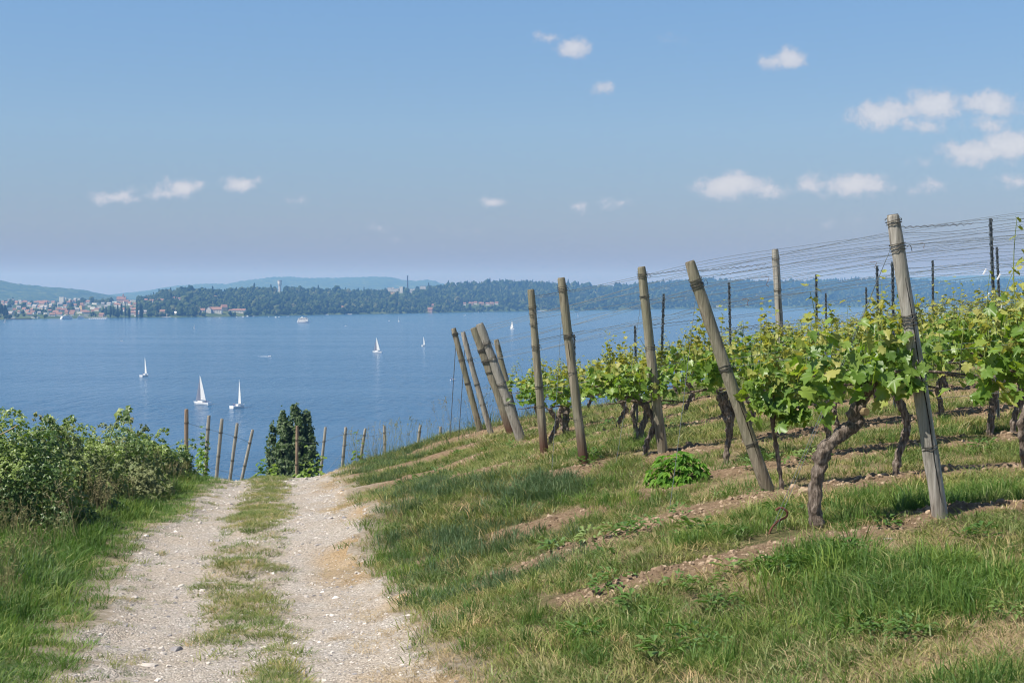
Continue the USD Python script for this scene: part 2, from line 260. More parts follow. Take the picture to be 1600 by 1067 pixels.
_rbf = RBFInterpolator(_c[:, :2], _c[:, 2], kernel='thin_plate_spline', smoothing=0.05)
def ground0(x, y):
    x, y = np.broadcast_arrays(np.asarray(x, float), np.asarray(y, float)); s = x.shape; x, y = x.ravel(), y.ravel()
    xc, yc = np.clip(x, -12, 13), np.clip(y, -6, 33)
    z = _rbf(np.stack([xc, yc], 1))
    z += 0.09 * (x - xc) * (np.abs(x - xc) < 1e9) * np.where(x > 0, 1, .3) / (1 + np.abs(x - xc) / 60)
    crest = 30.6 + 1.4 * np.clip(x + 2, 0, 8) - .25 * np.clip(-5 - x, 0, 20)
    d = y - crest
    z -= 0.36 * (np.logaddexp(0, d / 1.3) * 1.3)
    return (z + EYE).reshape(s)
ROW = np.array([0.97, 0.2431]); ROW /= np.linalg.norm(ROW); NRM = np.array([-ROW[1], ROW[0]])
ROWS = [9.0, 11.35, 13.35, 15.2, 17.6, 20.0, 22.3, 24.5, 26.6]          # distance of each vine row along NRM
def soil_mask(x, y):                # the bare ridge of earth under each row
    x, y = np.asarray(x, float), np.asarray(y, float); c = x * NRM[0] + y * NRM[1]; s = x * ROW[0] + y * ROW[1]
    p = np.stack([x, y, 0 * x], -1); m = np.zeros(x.shape)
    for k, r in enumerate(ROWS):
        wob = 0.22 * (meshkit.fbm(p * [.6, .6, 1] + 7.3 * k, 2, k) - .5) * 2 + .12
        width = .15 + .36 * meshkit.fbm(p * 1.3 + 3.1 * k, 2, 20 + k)
        start = 2.4 - .055 * (r - 9) * 2 if r < 14 else 3.6 - .16 * (r - 14)
        on = np.clip((s - start) / .5, 0, 1)
        patch = np.clip((meshkit.fbm(p * 1.5 + 11.7 * k, 3, 40 + k) - (.20, .24, .32, .30)[min(k, 3)]) * 7, 0, 1)
        m = np.maximum(m, on * patch * np.clip(1.35 - np.abs(c - r - wob + .12) / width, 0, 1))
    return m
def dry_mask(x, y):
    x, y = np.asarray(x, float), np.asarray(y, float); p = np.stack([x, y, 0 * x], -1)
    u, c = x * ROW[0] + y * ROW[1], x * NRM[0] + y * NRM[1]      # mown swathes lie along the rows
    return np.clip((meshkit.fbm(np.stack([u * .55, c * 1.5, 0 * u], -1) + 3.7, 3, 5) - .475) * 6.5, 0, 1)
def ground(x, y):
    z = ground0(x, y); x, y = np.broadcast_arrays(np.asarray(x, float), np.asarray(y, float)); p = np.stack([x, y, 0 * x], -1)
    fade = np.clip((60 - np.abs(y)) / 20, 0, 1)
    return z + fade * (.07 * (meshkit.fbm(p * .9, 3, 3) - .5) + .03 * (meshkit.fbm(p * 4, 2, 4) - .5))
def hit(px, py, y0=3.0, y1=120.0):  # where the sight line through a pixel meets the ground
    ys = np.geomspace(y0, y1, 500); pts = np.array([at(px, py, y) for y in ys])
    below = np.nonzero(pts[:, 2] < ground(pts[:, 0], pts[:, 1]))[0]
    return pts[below[0]] if len(below) else pts[-1]
def on(x, y, up=0.0): return np.array([x, y, float(ground(np.array([x]), np.array([y]))[0]) + up])
_L = np.array([(-1.0, -6), (-1.35, 0), (-2.0, 5)] + [tuple(hit(a, b)[:2]) for a, b in ((95, 1060), (130, 1000), (175, 920), (215, 862), (262, 812), (305, 780), (345, 758))] + [(-6.6, 31), (-7.2, 36)])
_R = np.array([(1.7, -6), (1.2, 0), (0.4, 5)] + [tuple(hit(a, b)[:2]) for a, b in ((712, 1060), (660, 1010), (612, 950), (580, 900), (560, 860))] + [(-2.0, 18.5), (-2.55, 22), (-3.2, 26), (-3.7, 30), (-4.2, 36)])
def path_sd(x, y):                  # > 0 inside the track, in metres from its edge
    x, y = np.asarray(x, float), np.asarray(y, float); p = np.stack([x, y, 0 * x], -1)
    l, r = np.interp(y, _L[:, 1], _L[:, 0]), np.interp(y, _R[:, 1], _R[:, 0])
    w = .55 * (meshkit.fbm(p * 1.5, 3, 8) - .5) + .16 * (meshkit.fbm(p * 7, 2, 9) - .5)
    return np.minimum(x - l, r - x) + w
def middle_mask(x, y):              # the grassy strip between the wheel tracks
    x, y = np.asarray(x, float), np.asarray(y, float); p = np.stack([x, y, 0 * x], -1)
    l, r = np.interp(y, _L[:, 1], _L[:, 0]), np.interp(y, _R[:, 1], _R[:, 0])
    t = (x - l) / np.maximum(r - l, .1)
    t = t + .16 * (meshkit.fbm(p * 2.1, 3, 17) - .5) + .10 * (meshkit.fbm(p * 7, 2, 18) - .5)
    w = np.clip(1.25 - np.abs(t - np.interp(y, [8, 14, 22, 30], [.54, .50, .47, .40])) / np.interp(y, [8, 12, 18, 30], [.10, .13, .15, .16]), 0, 1)
    return w * np.clip((meshkit.fbm(p * [1.6, 1.6, 1], 4, 15) - np.interp(y, [8, 9.5, 11, 14], [.50, .40, .28, .20])) * 5, 0, 1)

def lines(a, b, step, grow, far):
    o = [0.0]; s = step
    while o[-1] < far: o.append(o[-1] + s); s = step if o[-1] < b else s * grow
    return np.array(o)
_xs = np.concatenate([-7.5 - lines(0, 0, .09, 1.12, 420)[1:][::-1], np.arange(-7.5, 6.5, .075), 6.5 + lines(0, 0, .09, 1.12, 420)])
_ys = np.concatenate([4.5 - lines(0, 0, .2, 1.25, 60)[1:][::-1], 4.5 + np.cumsum(np.concatenate([[0], np.geomspace(.055, .19, 260)])), ])
_ys = np.concatenate([_ys, _ys[-1] + lines(0, 0, .22, 1.12, 190)[1:]])
GX, GY = np.meshgrid(_xs, _ys)
GZ = ground(GX, GY)
_near = (np.abs(GX) < 20) & (GY > 2) & (GY < 42)
PSD = np.full(GX.shape, -9.0); PSD[_near] = path_sd(GX[_near], GY[_near])
SOIL = np.zeros(GX.shape); SOIL[_near] = soil_mask(GX[_near], GY[_near])
DRY = np.zeros(GX.shape); DRY[_near] = dry_mask(GX[_near], GY[_near])
MID = np.zeros(GX.shape); MID[_near] = middle_mask(GX[_near], GY[_near]) * (PSD[_near] > .1)
_p = np.stack([GX, GY, 0 * GX], -1)
GZ += np.where(_near, SOIL * (.03 + .05 * (meshkit.fbm(_p * 6, 3, 31) - .40) + .06 * (meshkit.fbm(_p * 20, 2, 33) - .5)), 0)
GZ -= np.where(_near, np.clip(PSD, 0, .25) * .22 * (1 - MID), 0)
GZ += np.where(_near & (PSD > 0), .018 * (meshkit.fbm(_p * 9, 2, 35) - .5), 0)
def surface(x, y):                  # the finished ground, for what stands on it
    from scipy.interpolate import RegularGridInterpolator
    return _surf(np.stack([np.asarray(y, float), np.asarray(x, float)], -1))
from scipy.interpolate import RegularGridInterpolator
_surf = RegularGridInterpolator((_ys, _xs), GZ, bounds_error=False, fill_value=None)
def on(x, y, up=0.0): return np.array([x, y, float(surface(np.array([x]), np.array([y]))[0]) + up])

_ny, _nx = GX.shape
_i, _j = np.meshgrid(np.arange(_ny - 1), np.arange(_nx - 1), indexing='ij')
_q = np.stack([_i * _nx + _j, _i * _nx + _j + 1, (_i + 1) * _nx + _j + 1, (_i + 1) * _nx + _j], -1)
_inpath = (PSD[:-1, :-1] + PSD[1:, 1:] + PSD[:-1, 1:] + PSD[1:, :-1] > 0)
V = np.stack([GX, GY, GZ], -1).reshape(-1, 3)
_dz = np.stack(np.gradient(GZ, _ys, _xs)[::-1] + [np.ones(GZ.shape)][:0], -1) if False else np.stack([np.gradient(GZ, _xs, axis=1), np.gradient(GZ, _ys, axis=0)], -1)
_nrm = np.concatenate([-_dz, np.ones(GZ.shape + (1,))], -1).reshape(-1, 3); _nrm /= np.linalg.norm(_nrm, axis=1, keepdims=True)
def grid_mesh(name, quads, mat, vars_, label):
    ids, inv = np.unique(quads.ravel(), return_inverse=True); f = inv.reshape(-1, 4)
    p = usdkit.mesh(stage, numbered('/World', name), (V[ids], f), mat)
    p.CreateNormalsAttr(Vt.Vec3fArray.FromNumpy(_nrm[ids].astype(np.float32))); p.SetNormalsInterpolation('vertex')
    for k, a in vars_.items():
        UsdGeom.PrimvarsAPI(p).CreatePrimvar(k, Sdf.ValueTypeNames.FloatArray, 'vertex').Set(Vt.FloatArray.FromNumpy(a.ravel()[ids].astype(np.float32)))
    return tag(p, label, kind='structure')
def earth_material():
    n = {'g': ('geometry', {}), 's': ('attribute', {'attribute': 'soil'}), 'd': ('attribute', {'attribute': 'dry'}), 've': ('attribute', {'attribute': 'verge'}), 'm3': ('mix_color', {}), 'vc': ('rgb_ramp', {'ramp': [(.3, (.22, .18, .12)), (.5, (.38, .32, .25)), (.7, (.50, .44, .37))]}),
         'n1': ('noise_texture', {'scale': 17.0, 'detail': 8, 'roughness': .74}), 'n2': ('noise_texture', {'scale': 2.3, 'detail': 4}),
         'turf': ('rgb_ramp', {'ramp': [(.3, (.05, .06, .022)), (.5, (.11, .105, .045)), (.7, (.21, .165, .085))]}),
         'soil': ('rgb_ramp', {'ramp': [(.28, (.125, .082, .048)), (.5, (.25, .172, .105)), (.72, (.38, .28, .185))]}),
         'strw': ('rgb_ramp', {'ramp': [(.3, (.22, .16, .09)), (.5, (.35, .27, .16)), (.7, (.46, .36, .22))]}),
         'm1': ('mix_color', {}), 'm2': ('mix_color', {}), 'b': ('bump', {'strength': 1.0, 'distance': .07}), 'p': ('principled_bsdf', {'roughness': .95, 'specular_ior_level': .1}),
         'cl': ('map_range', {'from_min': .1, 'from_max': .5, 'clamp': True})}
    L = [('g.position', 'n1.vector'), ('g.position', 'n2.vector'), ('n1.fac', 'turf.fac'), ('n1.fac', 'soil.fac'), ('n1.fac', 'strw.fac'), ('turf.color', 'm1.a'), ('strw.color', 'm1.b'), ('d.fac', 'm1.fac'),
         ('m1.result', 'm2.a'), ('soil.color', 'm2.b'), ('s.fac', 'cl.value'), ('cl.result', 'm2.fac'), ('m2.result', 'm3.a'), ('n1.fac', 'vc.fac'), ('vc.color', 'm3.b'), ('ve.fac', 'm3.fac'), ('m3.result', 'p.base_color'), ('n1.fac', 'b.height'), ('b.normal', 'p.normal')]
    return usdkit.material(stage, '/World/Looks/earth', n, L, surface='p.BSDF')
def gravel_material():
    n = {'g': ('geometry', {}), 'v': ('voronoi_texture', {'scale': 62.0, 'randomness': 1.0}), 'v2': ('voronoi_texture', {'scale': 19.0}), 'n': ('noise_texture', {'scale': 1.7, 'detail': 5, 'roughness': .6}), 'n3': ('noise_texture', {'scale': 40.0, 'detail': 5, 'roughness': .7}),
         'r': ('rgb_ramp', {'ramp': [(0, (.13, .12, .11)), (.25, (.30, .275, .242)), (.65, (.405, .373, .33)), (1, (.56, .53, .485))]}), 'bw': ('rgb_to_bw', {}),
         'earth': ('rgb_ramp', {'ramp': [(.3, (.27, .215, .16)), (.6, (.39, .335, .265))]}), 'mr': ('map_range', {'from_min': .42, 'from_max': .66, 'to_min': .75, 'to_max': .15, 'clamp': True}), 'm': ('mix_color', {}),
         'd': ('attribute', {'attribute': 'dry'}), 'm2': ('mix_color', {'b': (.33, .235, .13)}),
         'mul': ('mix_color', {'blend_type': 'multiply', 'fac': .7}), 'dk': ('rgb_ramp', {'ramp': [(.34, (.42, .40, .38)), (.56, (1, 1, 1))]}),
         'add': ('math', {'math_type': 'add'}), 'b': ('bump', {'strength': .8, 'distance': .018, 'invert': True}), 'p': ('principled_bsdf', {'roughness': .92, 'specular_ior_level': .15})}
    L = [('g.position', 'v.vector'), ('g.position', 'v2.vector'), ('g.position', 'n.vector'), ('g.position', 'n3.vector'), ('v.color', 'bw.color'), ('bw.val', 'r.fac'), ('n3.fac', 'earth.fac'), ('n.fac', 'mr.value'), ('mr.result', 'm.fac'),
         ('r.color', 'm.a'), ('earth.color', 'm.b'), ('d.fac', 'm2.fac'), ('m.result', 'm2.a'), ('m2.result', 'mul.a'), ('n3.fac', 'dk.fac'), ('dk.color', 'mul.b'), ('mul.result', 'p.base_color'),
         ('v.distance', 'add.value1'), ('v2.distance', 'add.value2'), ('add.value', 'b.height'), ('b.normal', 'p.normal')]
    return usdkit.material(stage, '/World/Looks/gravel', n, L, surface='p.BSDF')
# straw lying along the right hand edge of the track
_edge = np.where(_near, np.clip((meshkit.fbm(_p * [2.2, 1.4, 1], 3, 51) - .42) * 5, 0, 1) * np.clip(1.2 - np.abs(PSD + .05) / .55, 0, 1) * (GX > np.interp(GY, _L[:, 1], _L[:, 0]) + 1.2), 0)
_verge = np.where(_near, np.clip(1 + PSD / (.25 + .5 * meshkit.fbm(_p * 3, 2, 53)), 0, 1), 0)
grid_mesh('hillside', _q[~_inpath], earth_material(), {'soil': SOIL, 'dry': np.maximum(DRY * .85, _edge), 'verge': _verge}, 'grassy vineyard hillside falling towards the lake')
grid_mesh('gravel_path', _q[_inpath], gravel_material(), {'dry': np.maximum(_edge, MID * .35)}, 'pale gravel farm track with two wheel ruts')

# ------------------------------------------------------------------ the lake
def water_material():
    n = {'g': ('geometry', {}), 'mp': ('mapping', {'mapping_type': 'point', 'scale': (.16, .30, 1)}), 'n1': ('noise_texture', {'scale': 1.0, 'detail': 4, 'roughness': .6, 'distortion': .4}),
         'mp2': ('mapping', {'mapping_type': 'point', 'scale': (.0016, .011, 1)}), 'n2': ('noise_texture', {'scale': 1.0, 'detail': 4, 'roughness': .6, 'distortion': .5}),
         'mp3': ('mapping', {'mapping_type': 'point', 'scale': (.13, .030, 1)}), 'n3': ('noise_texture', {'scale': 1.0, 'detail': 3, 'roughness': .6, 'distortion': .3}), 'hm': ('math', {'math_type': 'multiply_add', 'value2': 3.0}),
         'mr': ('map_range', {'from_min': .36, 'from_max': .66, 'to_min': .4, 'to_max': 1.0, 'clamp': True}), 'b': ('bump', {'distance': WAVE}),
         'p': ('principled_bsdf', {'base_color': (.02, .075, .15), 'roughness': .14, 'ior': 1.333, 'specular_ior_level': .5})}
    L = [('g.position', 'mp.vector'), ('mp.vector', 'n1.vector'), ('g.position', 'mp2.vector'), ('mp2.vector', 'n2.vector'), ('n2.fac', 'mr.value'), ('mr.result', 'b.strength'), ('g.position', 'mp3.vector'), ('mp3.vector', 'n3.vector'), ('n3.fac', 'hm.value1'), ('n1.fac', 'hm.value3'), ('hm.value', 'b.height'), ('b.normal', 'p.normal')]
    return usdkit.material(stage, '/World/Looks/water', n, L, surface='p.BSDF')
WAVE = 1.1
def sheet(name, x0, x1, y0, y1, z, mat):
    return obj(name, (np.array([(x0, y0, z), (x1, y0, z), (x1, y1, z), (x0, y1, z)], float), np.array([[0, 1, 2, 3]])), mat)
tag(sheet('lake', -9000, 9000, 120, 15500, 0.0, water_material()), 'wide blue lake with rippled water', kind='structure')

# ------------------------------------------------------------------ the air
_hz = usdkit.material(stage, '/World/Looks/haze', {'v': ('principled_volume', {'color': (.20, .46, .92), 'absorption_color': (1.0, 1.0, 1.0), 'density': 1.02e-4, 'anisotropy': .1})}, [], volume='v.volume')
_hm = trimesh.creation.box(bounds=[(-9500, -70, -4.5), (9500, 16000, 300)])
tag(obj('haze', (np.array(_hm.vertices), np.array(_hm.faces)), _hz), 'thin blue summer haze over the lake', kind='stuff')
# ------------------------------------------------------------------ the far shore
_shore = np.array([(-400, 506), (-100, 501), (0, 499.5), (100, 497.5), (200, 496.5), (300, 495.5), (400, 494), (500, 492), (620, 490), (700, 488.5), (780, 487), (900, 485.2), (1000, 483.6), (1100, 482), (1250, 480.5), (1400, 479.5), (1600, 479), (2000, 478)])
_ridge = np.array([(-400, 468), (0, 468), (60, 470), (130, 468), (200, 468), (235, 463), (255, 457), (300, 455), (350, 453), (400, 452), (450, 451), (490, 452), (510, 455), (530, 451), (550, 456), (600, 451), (640, 449), (690, 445), (740, 443.5), (790, 440), (850, 441), (890, 445), (945, 448), (1000, 444), (1060, 438), (1100, 436), (1150, 438), (1200, 440), (1300, 438), (1400, 437), (1500, 441), (1600, 438), (2000, 440)])
def far_xyz(px, v):                 # v: 0 at the water's edge, 1 on the ridge, then down behind it
    px, v = np.broadcast_arrays(np.asarray(px, float), np.asarray(v, float))
    ys = EYE * F / (np.interp(px, _shore[:, 0], _shore[:, 1]) - HOR)
    depth = np.interp(px, [-400, 0, 220, 300, 700, 1600], [1500, 1500, 1200, 750, 1100, 1700])
    zr = EYE + (HOR - np.interp(px, _ridge[:, 0], _ridge[:, 1])) / F * (ys + depth) - 9.5
    y = ys + depth * v
    rise = np.where(v < 1, .12 * np.clip(v * 8, 0, 1) * (1 - v) + np.clip(v, 0, 1) ** 1.15, 1 - .8 * (v - 1) ** 1.5)
    z = .7 + np.maximum(zr, 6) * rise - 2.5 * (v <= 0)
    z = z + np.where((v > .03) & (v < 1.6), 14 * (meshkit.fbm(np.stack([px / 38, v * 5, 0 * px], -1), 3, 61) - .5) * np.clip(v * 3, 0, 1), 0)
    return np.stack([(px - 800) / F * y, y, z], -1)
_u = np.linspace(-380, 1980, 330); _v = np.concatenate([[-.004, 0, .004], np.linspace(.02, 1.0, 26), [1.1, 1.3, 1.6, 1.9]])
_fx = far_xyz(*np.meshgrid(_u, _v)); _n2, _n1 = _fx.shape[:2]
_i, _j = np.meshgrid(np.arange(_n2 - 1), np.arange(_n1 - 1), indexing='ij')
_fq = np.stack([_i * _n1 + _j, _i * _n1 + _j + 1, (_i + 1) * _n1 + _j + 1, (_i + 1) * _n1 + _j], -1).reshape(-1, 4)
M['meadow_far'] = usdkit.material(stage, '/World/Looks/meadow_far', {'g': ('geometry', {}), 'n': ('noise_texture', {'scale': .012, 'detail': 6, 'roughness': .65}), 'r': ('rgb_ramp', {'ramp': [(.3, (.02, .04, .014)), (.5, (.045, .07, .022)), (.7, (.11, .13, .05))]}), 'p': ('principled_bsdf', {'roughness': .95, 'specular_ior_level': .1})},
    [('g.position', 'n.vector'), ('n.fac', 'r.fac'), ('r.color', 'p.base_color')], surface='p.BSDF')
tag(obj('far_shore', (_fx.reshape(-1, 3), _fq), M['meadow_far'], smooth=True), 'wooded hills rising along the far shore of the lake', kind='structure')
def proj(p):                        # world to pixels of the photograph
    p = np.asarray(p, float) - [0, 0, EYE]; c, s = math.cos(PITCH), math.sin(PITCH)
    dd = p[..., 1] * c - p[..., 2] * s; up = p[..., 1] * s + p[..., 2] * c
    return np.stack([800 + F * p[..., 0] / dd, 533.5 - F * up / dd], -1)
_vt = np.linspace(0.004, 1.0, 400)
def far(px, py):                    # the place on the far shore seen at a pixel
    P = far_xyz(np.full(400, float(px)), _vt); q = proj(P)[:, 1]
    k = np.nonzero(q <= py)[0]; return P[k[0] if len(k) else -1]

# ---- distant hills behind
M['forest_far'] = usdkit.material(stage, '/World/Looks/forest_far', {'g': ('geometry', {}), 'n': ('noise_texture', {'scale': .02, 'detail': 7, 'roughness': .72}), 'r': ('rgb_ramp', {'ramp': [(.35, (.012, .026, .01)), (.55, (.04, .065, .02)), (.7, (.11, .12, .05))]}), 'p': ('principled_bsdf', {'roughness': .95, 'specular_ior_level': .1})},
    [('g.position', 'n.vector'), ('n.fac', 'r.fac'), ('r.color', 'p.base_color')], surface='p.BSDF')
def far_hill(prof, Y, depth, seed, label):
    prof = np.array(prof, float); px = np.linspace(prof[0, 0], prof[-1, 0], 260); top = np.interp(px, prof[:, 0], prof[:, 1]); rows = []
    for t in np.linspace(-1, 1, 25):
        y = Y + depth * t; X = (px - 800) / F * Y * (1 + 0 * t); h = (EYE + (HOR - top) / F * Y) * max(0, 1 - abs(t)) ** .8
        nz = meshkit.fbm(np.stack([px / 30, np.full(px.shape, t * 5), 0 * px], -1), 4, seed) - .5
        fine = meshkit.noise(np.stack([px / 1.1, np.full(px.shape, t * 60), 0 * px], -1), seed + 9) - .5
        rows.append(np.stack([X, np.full(px.shape, y), h * (1 + .35 * nz * abs(t) * 2) + 9 * fine * (1 - abs(t)) - 3 * (abs(t) > .99)], -1))
    v = np.array(rows); a, b = v.shape[:2]; i, j = np.meshgrid(np.arange(a - 1), np.arange(b - 1), indexing='ij')
    tag(obj('hills', (v.reshape(-1, 3), np.stack([i * b + j, i * b + j + 1, (i + 1) * b + j + 1, (i + 1) * b + j], -1).reshape(-1, 4)), M['forest_far'], smooth=True), label, kind='structure')
far_hill([(-420, 452), (-200, 440), (-60, 432), (0, 438), (20, 443), (60, 447), (100, 450.5), (128, 453), (150, 460), (172, 465), (190, 470)], 7600, 1300, 71, 'blue wooded ridge behind the lakeside town')
far_hill([(120, 472), (165, 465), (180, 460), (215, 456), (240, 453), (270, 447), (300, 445), (330, 443), (355, 444), (375, 439.5), (400, 436), (430, 433), (455, 432.5), (482, 434.5), (530, 434), (560, 433), (590, 432), (610, 433), (628, 437), (650, 439), (668, 437), (680, 439), (700, 446), (740, 460)], 11500, 1800, 72, 'palest blue mountain ridge on the horizon')
far_hill([(900, 462), (1100, 455), (1250, 445), (1350, 438), (1420, 434), (1480, 432), (1540, 430), (1600, 432), (1800, 440), (2000, 455)], 13200, 1500, 73, 'hazy blue hill far beyond the vineyard wires')

# ---- forest on the far shore
def crown(seed, lumps=7, squash=1.0, pointed=0.0):
    r = np.random.default_rng(seed); out = []
    for k in range(lumps):
        m = trimesh.creation.icosphere(subdivisions=1, radius=1.0); v = np.array(m.vertices)
        a = r.uniform(0, 2 * np.pi); h = r.uniform(.1, .9); rad = (1 - pointed * h) * r.uniform(.15, .45); s = r.uniform(.34, .52) * (1 - pointed * h * .7)
        v *= 1 + .5 * (meshkit.fbm(v * 2.2 + seed + 5 * k, 2, seed + k) - .5)[:, None]
        out.append((v * [s, s, s * .85 * squash] + [rad * math.cos(a), rad * math.sin(a), .2 + h * .95 * squash], np.array(m.faces)))
    return cat(out)
def forest_mat(name, ramp):
    return usdkit.material(stage, f'/World/Looks/{name}', {'o': ('object_info', {}), 'r': ('rgb_ramp', {'ramp': ramp}), 'p': ('principled_bsdf', {'roughness': .9, 'specular_ior_level': .1}),
        'g': ('geometry', {}), 'n': ('noise_texture', {'scale': .5, 'detail': 4, 'roughness': .7}), 'nr': ('rgb_ramp', {'ramp': [(.35, (.35, .35, .35)), (.65, (1.4, 1.4, 1.3))]}), 'm': ('mix_color', {'blend_type': 'multiply', 'fac': 1.0})},
        [('o.random', 'r.fac'), ('r.color', 'm.a'), ('g.position', 'n.vector'), ('n.fac', 'nr.fac'), ('nr.color', 'm.b'), ('m.result', 'p.base_color')], surface='p.BSDF')
M['forest'] = forest_mat('forest', [(0, (.016, .034, .010)), (.5, (.030, .052, .015)), (.85, (.055, .08, .024)), (1, (.09, .10, .05))])
M['conifer'] = forest_mat('conifer', [(0, (.014, .03, .013)), (1, (.028, .045, .018))])
HOUSES = []                         # (px, py, half width in px): filled below before the trees are set out
def gable(w, d, h, rh, over=.5):
    wall = cat([prism([(-w / 2, -6), (w / 2, -6), (w / 2, h), (0, h + rh - .12), (-w / 2, h)], d)])
    o = over; t = .35
    roof = cat([prism([(-w / 2 - o, h - rh * o / (w / 2)), (0, h + rh), (0, h + rh + t * 1.4), (-w / 2 - o - .1, h - rh * o / (w / 2) + t)], d + 2 * o), prism([(w / 2 + o, h - rh * o / (w / 2)), (w / 2 + o + .1, h - rh * o / (w / 2) + t), (0, h + rh + t * 1.4), (0, h + rh)][::-1], d + 2 * o)])
    return wall, roof
def window_row(w, d, h, floors, gap=4.0):
    out = []
    for s in (-1, 1):
        for fl in range(floors):
            for x in np.arange(-w / 2 + gap / 2, w / 2 - gap / 3, gap):
                out.append(box(x, s * (d / 2 + .03), 1.6 + fl * (h - .6) / floors, 1.5, .12, 1.5))
    return cat(out)
def house(px, py, wpx, hpx, rpx, wall, roof, label, cat_='house', group=None, yaw=0.0, flat=False, name=None, windows=0, aspect=1.3):
    """a building whose long side is wpx pixels of the photograph, its walls hpx and its roof rpx high"""
    P = far(px, py); s = P[1] / F; w, h, rh = wpx * s, hpx * s, rpx * s; d = max(7.0, min(w / aspect, 16))
    HOUSES.append((px, py, wpx / 2, hpx + rpx))
    t = thing(name or ('flat_roofed_house' if flat else 'house'), label, cat_, P, yaw, group=group)
    if flat:
        obj('wall', box(0, 0, h / 2 - 3, w, d, h + 6), M[wall], t); r = obj('roof', box(0, 0, h + .2, w + .6, d + .6, .4), M[roof], t)
    else:
        a, b = gable(d, w, h, rh)               # ridge along the long side
        obj('wall', turned(a, math.pi / 2), M[wall], t); obj('roof', turned(b, math.pi / 2), M[roof], t)
    if windows:
        if wpx > 8:
            fl = windows
            for k in range(fl):
                obj('window_band', window_row(w, d, h / fl, 1)[0:2] if False else turned(window_row(w, d, h / fl, 1), 0, (0, 0, k * h / fl)), M['glass_dark'], t)
    return t
# town on the left shore, single landmarks first
house(97, 467, 7, 9, 0, 'wall_white', 'roof_white', 'tallest white apartment tower above the trees of the far town', 'apartment tower', flat=True, name='apartment_tower', windows=6)
house(102.5, 467, 3, 7, 0, 'wall_white', 'roof_grey', 'narrow lower wing right beside the tallest white tower of the far town', 'apartment tower', flat=True, name='apartment_tower')
house(18, 467, 10, 6, 0, 'wall_grey', 'roof_white', 'grey beige apartment block at the upper left of the far town', 'apartment block', flat=True, name='apartment_block', windows=3)
house(32, 465, 5, 6, 0, 'wall_white', 'roof_white', 'white block just right of the grey beige apartment block in the far town', 'apartment block', flat=True, name='apartment_block')
house(46, 466, 5, 4, 0, 'wall_white', 'roof_grey', 'low white block on the town skyline left of the tallest white tower', 'apartment block', flat=True, name='apartment_block')
for k, (x, y, w, h, d) in enumerate([(110, 466.5, 4, 4, 'second'), (124, 465.5, 4, 4, 'third'), (133, 467, 4, 3, 'fourth'), (138, 465.5, 5, 3, 'fifth')]):
    house(x, y, w, h, 0, 'wall_white', 'roof_white', f'{d} bright white cube right of the tallest tower on the town skyline', 'house', flat=True)
# the church
P = far(190, 471); s = P[1] / F; HOUSES.append((188, 471, 9, 10)); t = thing('church', 'church with a pointed spire and red roof above the far town', 'church', P)
a, b = gable(11, 14 * s, 5 * s, 4 * s); obj('nave', turned(a, math.pi / 2), M['wall_pink'], t); obj('roof', turned(b, math.pi / 2), M['roof_red'], t)
tw = obj('tower', box(3 * s, 0, 3 * s, 2.6 * s, 2.6 * s, 14 * s), M['wall_pink'], t); obj('spire', (np.array([(1.5, -1.5, 0), (4.5, -1.5, 0), (4.5, 1.5, 0), (1.5, 1.5, 0), (3, 0, 4.2)]) * s + [0, 0, 10 * s], np.array([[0, 1, 4], [1, 2, 4], [2, 3, 4], [3, 0, 4], [0, 2, 1], [0, 3, 2]])), M['roof_brown'], tw)
rng = np.random.default_rng(5)
_town = [(7, 488), (14, 484), (9, 493), (22, 487), (30, 490), (38, 486), (44, 489), (47, 479), (55, 481), (57, 473), (62, 476), (70, 483), (72, 492), (78, 488), (80, 480), (84, 474), (88, 491), (92, 486), (98, 482), (100, 487), (108, 476), (112, 474), (117, 480), (121, 486), (128, 479), (134, 477), (140, 480), (147, 483), (150, 476), (155, 481), (161, 478), (165, 482), (171, 477), (176, 475), (182, 474), (197, 474), (203, 477), (207, 472), (210, 470),
         (26, 476), (34, 474), (40, 476), (65, 470), (75, 473), (118, 471), (29, 483), (50, 487), (61, 491), (104, 491), (113, 490), (126, 490), (145, 489), (4, 480), (17, 493), (83, 494), (94, 478), (136, 487), (206, 482), (215, 490), (209, 492)]
_town += [(float(x), float(y)) for x, y in np.stack([np.random.default_rng(31).uniform(1, 216, 60), np.random.default_rng(32).uniform(474, 495, 60)], 1) if all(abs(x - a) > 3.6 or abs(y - b) > 2.6 for a, b in _town)]
todo = []
for k, (x, y) in enumerate(_town):
    white = rng.random() < .42; flat = white and rng.random() < .5; big = rng.uniform(4.0, 9.5)
    roof = 'roof_white' if flat else ['roof_red', 'roof_red', 'roof_brown', 'roof_grey'][rng.integers(4)]; wall = ['wall_white', 'wall_cream', 'wall_pink', 'wall_grey'][rng.integers(4) if not white else 0]
    kind = 'white flat roofed' if flat else {'roof_red': 'red roofed', 'roof_brown': 'brown roofed', 'roof_grey': 'grey roofed'}[roof]
    tier = 'top' if y < 476 else 'upper middle' if y < 481 else 'lower middle' if y < 487 else 'waterfront'
    todo.append((tier, kind, x + rng.uniform(-.5, .5), y, big, rng.uniform(2.2, 3.6), rng.uniform(1.6, 3.0), wall, roof, rng.uniform(-.5, .5), flat))
_nth = ['leftmost', 'second', 'third', 'fourth', 'fifth', 'sixth', 'seventh', 'eighth', 'ninth', 'tenth', 'eleventh', 'twelfth', 'thirteenth', 'fourteenth', 'fifteenth', 'sixteenth', 'seventeenth', 'eighteenth']; seen = {}
